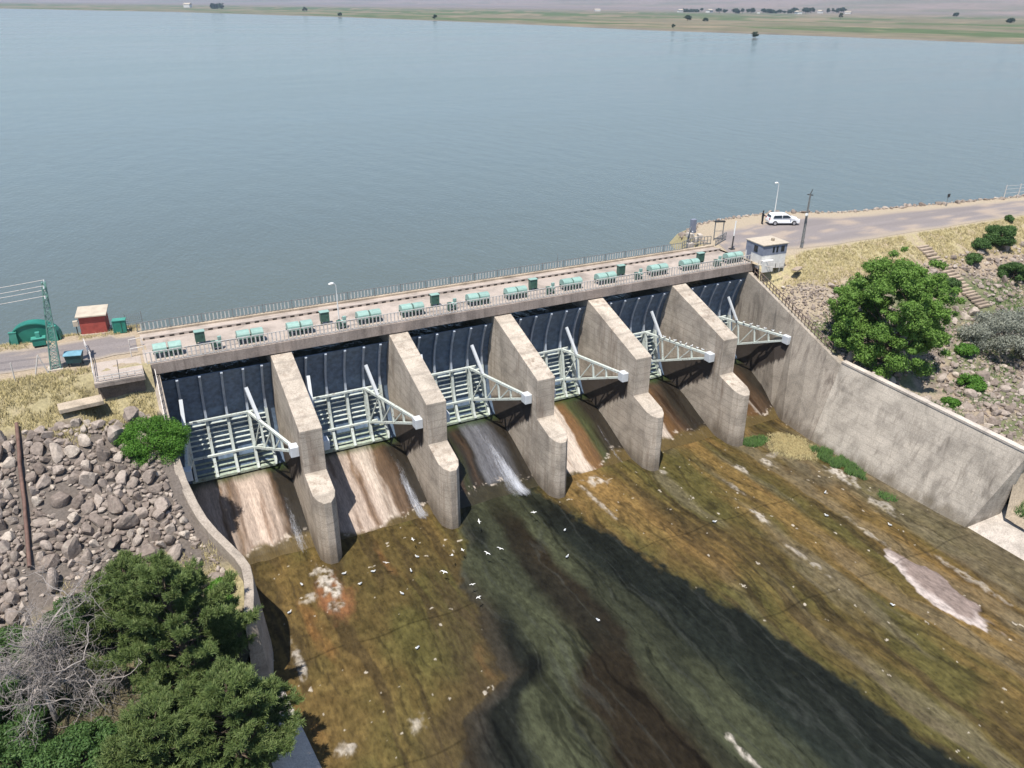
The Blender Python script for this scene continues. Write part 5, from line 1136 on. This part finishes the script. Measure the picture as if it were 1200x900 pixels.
def tree(name, base, hh, blobs, nleaf, lsize, mat, label, cat, group, seed, trunk_r=0.25, shell=0.5, elong=1.0, limbs=14, needle=None, bark="bark"):
    rs = np.random.RandomState(seed); t = empty(name, base); tag(t, label, cat, group)
    bl = [tuple(np.array(b_[:3]) - np.array(base)) + tuple(b_[3:]) for b_ in blobs]
    b = MB(); tp = Vector((rs.uniform(-.3, .3), rs.uniform(-.3, .3), hh * 0.72)); tpts = limb_pts(rs, (0, 0, -0.4), tp, 6, 0.05)
    b.tube(tpts, [trunk_r * (1 - 0.8 * i / 6) for i in range(7)], 8); b.build("trunk", M[bark], t)
    b = MB()
    for i in rs.choice(len(bl), min(limbs, len(bl)), replace=False):
        j = rs.randint(1, 6); p1 = Vector(bl[i][:3]); b.tube(limb_pts(rs, tpts[j], p1, 5, 0.10), [trunk_r * 0.42 * (1 - 0.85 * q / 5) + 0.01 for q in range(6)], 6)
    b.build("limbs", M[bark], t)
    V, F = leaves(rs, bl, nleaf, lsize, shell, elong) if needle is None else needles(rs, bl, nleaf, needle[0], needle[1])
    np_mesh("crown", V, F, M[mat], False, t); return t
def dome(rs, c, rx, ry, rz, n, rb, low=-0.35):
    out = []
    while len(out) < n:
        d = rs.normal(size=3); d /= np.linalg.norm(d)
        if d[2] < low: continue
        q = rs.uniform(0.45, 1.0) ** 0.6; s = rs.uniform(0.7, 1.25) * rb
        out.append((c[0] + d[0] * rx * q, c[1] + d[1] * ry * q, c[2] + d[2] * rz * q, s * 1.15, s * 1.15, s * 0.8))
    return out
# the big tree behind the right wall
rs = np.random.RandomState(51)
bl = dome(rs, (60.8, -15.0, -2.9), 5.5, 5.5, 6.6, 130, 0.9, -0.7) + dome(rs, (60.8, -15.0, -2.7), 6.5, 6.5, 7.6, 130, 0.45, -0.4)
tree("broadleaf_tree", (61.2, -15.6, -8.6), 9.0, bl, 120000, 0.115, "leaf_tree", "big bright green broadleaf tree behind the right wall", "tree", None, 52, 0.32, 0.35, 1.0, 26)
# clipped round bush on the left crest
rs = np.random.RandomState(53)
bl = dome(rs, (-10.5, -7.0, -3.5), 2.3, 2.1, 1.8, 70, 0.6, -0.6) + dome(rs, (-11.2, -6.6, -3.3), 2.0, 1.8, 1.9, 26, 0.35, -0.3) + dome(rs, (-9.6, -7.6, -3.6), 1.6, 1.7, 1.8, 22, 0.34, -0.2)
tree("round_bush", (-10.6, -7.2, -4.4), 2.2, bl, 52000, 0.062, "leaf_bush", "dense round bright green bush at the top of the boulders beside the first gate", "bush", None, 54, 0.12, 0.45, 0.9, 10)
# pines at the lower left
def pine(base, hh, rad, seed, label, n=26000, lean=(0, 0)):
    """whorled branches carrying fans of twigs; every twig ends in a brush of needles"""
    rs = np.random.RandomState(seed); t = empty("pine_tree", base); tag(t, label, "tree", "pines at the lower left")
    tr = MB(); tp = limb_pts(rs, (0, 0, -0.4), (lean[0], lean[1], hh), 8, 0.03); tr.tube(tp, [0.22 * (1 - 0.88 * i / 8) for i in range(9)], 8); tr.build("trunk", M["bark"], t)
    lb = MB(); C_ = []; D_ = []
    W_ = 12
    for i in range(W_):
        f = (i + 0.5) / W_; z = 0.5 + f * (hh - 0.8); rr = rad * (1 - f) ** 0.7 + 0.45; m_ = 5 + int(4 * (1 - f))
        for j in range(m_):
            a = 2 * math.pi * (j + 0.8 * rs.rand()) / m_ + i * 0.9; L = rr * rs.uniform(0.6, 1.2); rise = rs.uniform(0.05, 0.40) + 0.5 * f
            o = Vector((lean[0] * f, lean[1] * f, z)); d = Vector((math.cos(a), math.sin(a), rise)).normalized(); pts = [o + d * (L * q / 6) + Vector((0, 0, 0.10 * L * (q / 6) ** 2)) + Vector(rs.normal(size=3) * 0.05 * (q > 0)) for q in range(7)]
            lb.tube(pts, [0.055 * (1 - f * .5) * (1 - .8 * q / 6) + .008 for q in range(7)], 5, False)
            k = int(7 + L * 7)
            for _ in range(k):
                q = rs.uniform(0.30, 1.0) ** 0.7; p = pts[0].lerp(pts[-1], q); side = Vector((-math.sin(a), math.cos(a), 0)) * rs.choice((-1, 1)); tl = rs.uniform(0.25, 0.95) * (1.15 - 0.6 * q) * min(1.2, 0.5 + L * .25)
                td = (d * rs.uniform(.3, 1.0) + side * rs.uniform(.2, 1.0) + Vector((0, 0, rs.uniform(0.05, .7)))).normalized(); e = p + td * tl
                if rs.rand() < .35: lb.tube([p, e], [.014, .006], 3, False)
                for h_ in (0.55, 1.0): C_.append(p.lerp(e, h_)); D_.append(td)
    lb.build("limbs", M["bark"], t)
    Ct = np.array(C_); Dt = np.array(D_); k = rs.randint(0, len(Ct), n); c = Ct[k] + rs.normal(size=(n, 3)) * 0.06; d = Dt[k]
    a_ = d * 0.8 + rs.normal(size=(n, 3)) * 0.55 + np.array((0, 0, .25)); a_ /= np.linalg.norm(a_, axis=1)[:, None]
    nr = np.array((-.15, -.15, 1.0)) + rs.normal(size=(n, 3)) * 0.5; b_ = np.cross(a_, nr); b_ /= np.linalg.norm(b_, axis=1)[:, None]
    l = 0.26 * (0.6 + 0.7 * rs.rand(n))[:, None]; w = 0.020 * (0.7 + 0.6 * rs.rand(n))[:, None]
    V = np.stack([c - b_ * w, c + b_ * w, c + a_ * l + b_ * w * .5, c + a_ * l - b_ * w * .5], 1).reshape(-1, 3)
    np_mesh("crown", V, np.arange(4 * n).reshape(-1, 4), M["leaf_pine"], False, t); return t
pine((-10.9, -24.6, -12.2), 9.4, 4.6, 61, "tallest pine, beside the end of the curved wall at lower left", 130000, (-.9, .3))
pine((-9.5, -30.6, -13.2), 6.2, 3.5, 63, "pine leaning over the channel edge slab in the bottom left corner", 85000)
pine((-13.2, -30.6, -13.2), 5.6, 3.6, 65, "lower pine at the bottom edge between the dead tree and the channel", 75000)
pine((-13.6, -20.8, -10.4), 5.6, 3.4, 67, "bushy pine at the foot of the boulders behind the dead tree", 70000)
for i, (x, y, r, lb) in enumerate(((-20.8, -20.4, 2.6, "dark shrub at the left edge below the boulders"), (-17.2, -19.6, 1.7, "dark shrub behind the dead tree below the rusty pipe"), (-21.8, -25.2, 3.2, "dark shrub in the bottom left corner in front of the dead tree"), (-17.4, -28.4, 2.8, "dark shrub at the bottom edge right of the dead tree"), (-22.6, -22.4, 2.4, "dark shrub at the left picture edge beside the dead tree"))):
    rs = np.random.RandomState(70 + i); z = float(z_left(x, y)); tree("dark_shrub", (x, y, z), 1.8, dome(rs, (x, y, z + .9), r, r, 1.4, 40, 0.55, -0.2), 26000, 0.075, "leaf_dark", lb, "shrub", "dark shrubs at the lower left", 80 + i, 0.1, 0.4, 1.3, 8)
# the bare dead tree
def dead_tree(base, hh, seed):
    rs = np.random.RandomState(seed); t = empty("dead_tree", base); tag(t, "bare bleached grey dead tree with tangled twigs at lower left", "tree"); tr = MB(); tw = MB(); mid = MB()
    def grow(p, d, L, r, lev):
        n = 5; pts = [p]; q = Vector(p); dd = Vector(d)
        for i in range(n):
            dd = (dd + Vector(rs.normal(size=3) * (0.16 + 0.05 * lev)) + Vector((0, 0, -0.05 if lev > 1 else 0.02))).normalized(); q = q + dd * (L / n); pts.append(q.copy())
        (tr if lev == 0 else mid if lev < 3 else tw).tube(pts, [r * (1 - 0.6 * i / n) for i in range(n + 1)], 6 if lev < 2 else 4 if lev < 3 else 3, lev < 3)
        if lev >= 4: return
        for k in range((8, 8, 7, 6)[lev]):
            i = rs.randint(1 if lev else 2, n + 1); a = (dd * 0.25 + Vector(rs.normal(size=3)) * 0.85 + Vector((0, 0, 0.18))).normalized()
            grow(pts[i], a, L * rs.uniform(0.52, 0.78), r * 0.50, lev + 1)
    grow(Vector((0, 0, -.2)), Vector((0.1, 0.0, 1)), hh * 0.46, 0.17, 0)
    tr.build("trunk", M["deadwood"], t); mid.build("limbs", M["deadwood"], t); tw.build("twigs", M["deadwood"], t)
dead_tree((-18.8, -24.0, -11.4), 10.5, 91)
# bushes on the right bank
for i, (x, y, rx, rz, m_, n, nm, lb) in enumerate((
    (95.0, -3.4, 1.9, 2.3, "leaf_dark", 9000, "round_shrub", "tall dark green shrub highest on the right bank near the road"),
    (91.2, -8.6, 1.8, 1.6, "leaf_dark", 8000, "round_shrub", "dark green shrub in the boulders right of the stone steps"),
    (87.6, -5.2, 1.1, 1.0, "leaf_dark", 3500, "round_shrub", "small dark shrub just right of the stone steps"),
    (91.0, -3.6, 1.2, 1.2, "leaf_dark", 3500, "round_shrub", "small dark shrub left of the tallest shrub on the bank"),
    (79.6, -8.2, 1.2, 1.1, "leaf_dark", 4000, "round_shrub", "small dark shrub left of the lower stone steps"),
    (68.0, -20.8, 1.5, 0.9, "leaf_bush", 5000, "weed_bush", "bright green weed bush among pale boulders below the big tree"),
    (62.4, -22.5, 0.9, 0.6, "leaf_bush", 2500, "weed_bush", "small green weed bush right behind the crown of the training wall"),
    (72.6, -16.4, 1.3, 0.8, "leaf_bush", 3000, "weed_bush", "green weed bush between the big tree and the silvery shrub"),
    (101.5, 0.0, .7, 0.5, "leaf_dark", 1500, "round_shrub", "tiny dark shrub at the roadside grass above the tall shrub"))):
    rs = np.random.RandomState(100 + i); z = float(z_right(x, y)); tree(nm, (x, y, z), rz * 1.2, dome(rs, (x, y, z + rz * 0.5), rx * .8, rx * .8, rz * .8, 26, 0.42 * rx * .8, -0.3), int(n * 1.8), 0.10, m_, lb, "shrub", "shrubs on the right bank", 120 + i, 0.09, 0.4, 1.1, 7)
rs = np.random.RandomState(131); x, y = 78.6, -17.0; z = float(z_right(x, y))
tree("silvery_shrub", (x, y, z), 3.6, dome(rs, (x, y, z + 1.5), 5.4, 4.2, 2.6, 80, 1.0, -0.25), 45000, 0.075, "leaf_silver", "wide silvery grey shrub at the right edge above the training wall", "shrub", None, 132, 0.16, 0.3, 1.7, 30, None, "deadwood")
rs = np.random.RandomState(133); x, y = 84.0, -19.5; z = float(z_right(x, y))
tree("silvery_shrub", (x, y, z), 3.0, dome(rs, (x, y, z + 1.3), 3.6, 3.6, 2.2, 50, .9, -0.25), 26000, 0.075, "leaf_silver", "second silvery grey shrub behind the wide one, cut by the picture edge", "shrub", None, 134, 0.14, 0.3, 1.7, 18, None, "deadwood")
# shrubs against the walls
rs = np.random.RandomState(141); z = float(z_left(-8.6, -19.6)); tree("wall_shrub", (-8.3, -19.8, z), 1.4, dome(rs, (-8.3, -19.8, z + .6), .75, .75, .8, 20, .35, -.3), 4500, 0.09, "leaf_bush", "small bright green shrub behind the tip of the curved wall", "shrub", None, 142, .06, .4, 1.0, 6)
rs = np.random.RandomState(143)
def grass(name, rs, pts, hh, mat, label, per=5, zf=None, cat=None, kind="stuff", wd=0.018):
    P = np.repeat(np.array(pts, float), per, 0); n = len(P); P[:, :2] += rs.normal(size=(n, 2)) * 0.09
    if zf is not None: P[:, 2] = zf(P[:, 0], P[:, 1])
    a = rs.uniform(0, 6.28, n); l = hh * rs.uniform(0.5, 1.3, n); le = rs.normal(size=(n, 2)) * 0.38 * l[:, None]; w = wd * rs.uniform(.7, 1.5, n)
    t = np.stack([np.cos(a) * w, np.sin(a) * w, np.zeros(n)], 1); top = P + np.stack([le[:, 0], le[:, 1], l], 1)
    V = np.stack([P - t, P + t, top], 1).reshape(-1, 3); V[:, 2] -= 0.01
    return tag(np_mesh(name, V, np.arange(3 * n).reshape(-1, 3), M[mat]), label, cat, None, kind)
def pts_in(rs, n, box, fn):
    x = rs.uniform(box[0], box[1], n); y = rs.uniform(box[2], box[3], n); k = fn(x, y); return np.stack([x[k], y[k], 0 * x[k]], 1)
gl = pts_in(rs, 11000, (-40, -9.9, -6.5, 1.5), lambda x, y: (fbm(x * .5, y * .5, 151) + 0.10 * np.minimum(0, y + 3.2) > 0.36) & ~((x > -13.9) & (y > -1.7)) & (y < 1.0 + .8 * fbm(x, y, 152)))
grass("dry_grass", rs, gl, 0.30, "grass_dry", "dry yellow grass along the left crest and road edge", 6, z_left, wd=0.022)
gl = pts_in(rs, 1500, (-24, -9.8, 8.0, 11.5), lambda x, y: fbm(x * .5, y * .5, 153) > 0.42); grass("dry_grass", rs, gl, 0.25, "grass_dry", "dry grass tufts along the lake edge by the sheds", 5, z_left)
gl = pts_in(rs, 1500, (-18, -7, -20.5, -16.0), lambda x, y: (x < left_edge(y) - .3) & (fbm(x * .5, y * .5, 155) > 0.46)); grass("dry_grass", rs, gl, 0.32, "grass_dry", "dry grass between the lower boulders and the curved wall", 5, z_left)
gl = pts_in(rs, 42000, (55.5, 150, -12, 2.2), lambda x, y: (y_dn(x) - y > 0.1) & (y_dn(x) - y < 4.6 + 5 * (fbm(x * .25, y * .25, 157) - .3)) & (fbm(x * .7, y * .7, 158) > 0.33) & ~((abs(x - 57.1) < 2.5) & (y > -2.6)) & (abs(x - 82) > 1.1) & ((x > 64) | (y > -3.0 - .25 * (x - 56))))
grass("dry_grass", rs, gl, 0.26, "grass_dry", "dry yellow grass strip below the road on the right bank", 5, z_right, wd=0.024)
gl = pts_in(rs, 9000, (56, 100, -33, -8), lambda x, y: fbm(x * .3, y * .3, 159) > 0.54); grass("green_weeds", rs, gl, 0.4, "grass_green", "green and yellow weeds growing between boulders on the right bank", 5, z_right, wd=0.03)
gl = pts_in(rs, 3500, (52.5, 64, -48, -34.6), lambda x, y: (x - 54.9 > 0.5) & (fbm(x * .5, y * .5, 161) > .3)); grass("green_weeds", rs, gl, 0.55, "grass_green", "green and yellow weeds spilling over the sloping slabs at the right edge", 6, z_right, wd=0.03)
gl = pts_in(rs, 12000, (-34, -8.5, -44, -18.5), lambda x, y: (x < left_edge(y) - .5) & (fbm(x * .4, y * .4, 165) > 0.36)); grass("green_weeds", rs, gl, 0.45, "grass_green", "green and yellow weeds on the low ground around the pines", 5, z_left, wd=0.03)
zb = lambda x, y: np.full_like(x, ZB + 0.05)
def ell(cx, cy, ax, ay, s): return lambda x, y: ((x - cx) / ax) ** 2 + ((y - cy) / ay) ** 2 < 0.5 + 0.9 * fbm(x * 1.1, y * 1.1, s)
gl = pts_in(rs, 1500, (44.6, 48.6, -14, -11), ell(46.5, -12.6, 1.5, 0.9, 171)); grass("weed_patch", rs, gl, 0.35, "grass_green", "green weed patch at the foot of the rightmost pier", 6, zb, "weeds", None, 0.03)
gl = pts_in(rs, 3600, (49, 53.2, -24.5, -15.5), ell(51.2, -19.6, 1.15, 3.6, 173)); grass("weed_patch", rs, gl[fbm(gl[:, 0] * 1.3, gl[:, 1] * 1.3, 181) > 0.40], 0.42, "grass_green", "long green weed patch growing along the foot of the right wall", 6, zb, "weeds", None, 0.03)
gl = pts_in(rs, 300, (49, 52, -28, -25), ell(50.4, -26.3, .7, .9, 175)); grass("weed_patch", rs, gl, 0.3, "grass_green", "small isolated green weed tuft near the right wall", 6, zb, "weeds", None, 0.03)
gl = pts_in(rs, 2500, (46, 52, -19, -11), ell(49.2, -15.0, 2.4, 3.0, 177)); grass("weed_patch", rs, gl, 0.2, "grass_dry", "dry yellow grass patch on sandy ground between the two green patches", 4, zb, "weeds", None, 0.02)
# ------------------------------------------------------------------ far shore: trees and houses
def zfar(x, y):
    a = math.atan2(y - CY, x - CX); d = math.hypot(x - CX, y - CY); o = np.argsort(ang); D0 = float(np.interp(a, ang[o], D[o])); e = max(0, (d - D0) / (0.7 + D0 / 3000))
    return ZL - 0.2 + 0.9 * (1 - math.exp(-e / 12)) + e * 0.0016
def far_tree(x, y, hh, wd, seed, label, group):
    rs = np.random.RandomState(seed); z = zfar(x, y) - 0.5
    tree("tree", (x, y, z), hh, dome(rs, (x, y, z + hh * 0.58), wd * .42, wd * .42, hh * 0.36, 12, wd * 0.24, -0.6), 500, wd * 0.09, "leaf_far", label, "tree", group, seed, wd * .04, 0.3, 1.0, 4)
singles = [(529, 2159, 13, 11, "lone dark tree on the sandy far shore, left of the lake's far corner"), (473, 1639, 8, 9, "lone dark tree at the water's edge of the far shore"), (564, 1365, 8, 9, "dark bush tree on the narrow point of the far shore"),
  (939, 1136, 9, 12, "left one of two dark trees in the green far field"), (926, 1072, 6, 9, "right one of two dark trees in the green far field"), (645, 789, 6, 5, "small tree on the near bank of the far shore, left of the shore bush"), (569, 563, 6, 6, "dark bush right at the far waterline"),
  (1327, 1158, 13, 8, "tall narrow dark tree in the far field right of the village"), (1907, 1335, 9, 14, "round dark tree in the far plain near the right edge"), (1408, 866, 7, 14, "wide low tree at the far right edge of the plain"), (446, 3026, 14, 40, "wide dark grove on the far left shore beside a white house")]
for i, (x, y, hh, wd, lb) in enumerate(singles): far_tree(x, y, hh, wd, 500 + i, lb, None)
vt = [(1731, 2159), (1753, 2160), (1778, 2162), (1803, 2164), (1714, 1972), (1738, 1973), (1702, 1887), (1728, 1887), (1760, 1888), (1806, 1888), (1827, 1889), (1847, 1889), (1870, 1889), (1891, 1890), (1915, 1890), (1932, 1890), (1926, 1840), (1947, 1840), (2016, 1840), (2038, 1841), (2063, 1841), (2081, 1841)]
for i, (x, y) in enumerate(vt): far_tree(x, y, 6 + 10 * float(_h(np.array(i), np.array(3), 5)), 10 + 16 * float(_h(np.array(i), np.array(7), 9)), 540 + i, "dark green tree in the tree rows of the far village", "trees of the far village")
def house(x, y, w, d, hh, rz, label, roof):
    h = empty("house", (x, y, zfar(x, y) - 0.3), rz); tag(h, label, "house", "houses of the far shore")
    b = MB(); b.box((0, 0, hh / 2), (w, d, hh)); b.build("wall", M["white"], h)
    b = MB(); b.add([(-w * .54, -d * .56, hh), (w * .54, -d * .56, hh), (w * .54, d * .56, hh), (-w * .54, d * .56, hh), (-w * .54, 0, hh * 1.45), (w * .54, 0, hh * 1.45)], [(3, 2, 1, 0), (0, 1, 5, 4), (2, 3, 4, 5), (0, 4, 3), (1, 2, 5)]); b.build("roof", M[roof], h)
    for k in range(3):
        b = MB(); b.box((-w * .3 + k * w * .3, -d / 2 - 0.05, hh * .55), (w * .12, 0.1, hh * .35)); b.build("window", M["glass"], h)
for i, (x, y, w, hh, lb) in enumerate(((1682, 2117, 16, 6, "white house at the left end of the far village"), (1736, 2044, 22, 7, "largest white house of the far village between the tree rows"), (1774, 1871, 14, 5, "white house in the middle of the far village trees"), (1832, 1775, 22, 6, "white house in front of the big tree row of the far village"), (1950, 1807, 14, 7, "white house right of the big tree row"), (1977, 1728, 16, 5, "white house at the right end of the far village"), (400, 3443, 26, 11, "bright white building alone on the far left shore"), (1527, 2349, 18, 5, "pale house far left of the village"))):
    house(x, y, w, w * .6, hh, 0.4 * i, lb, "roofpale")
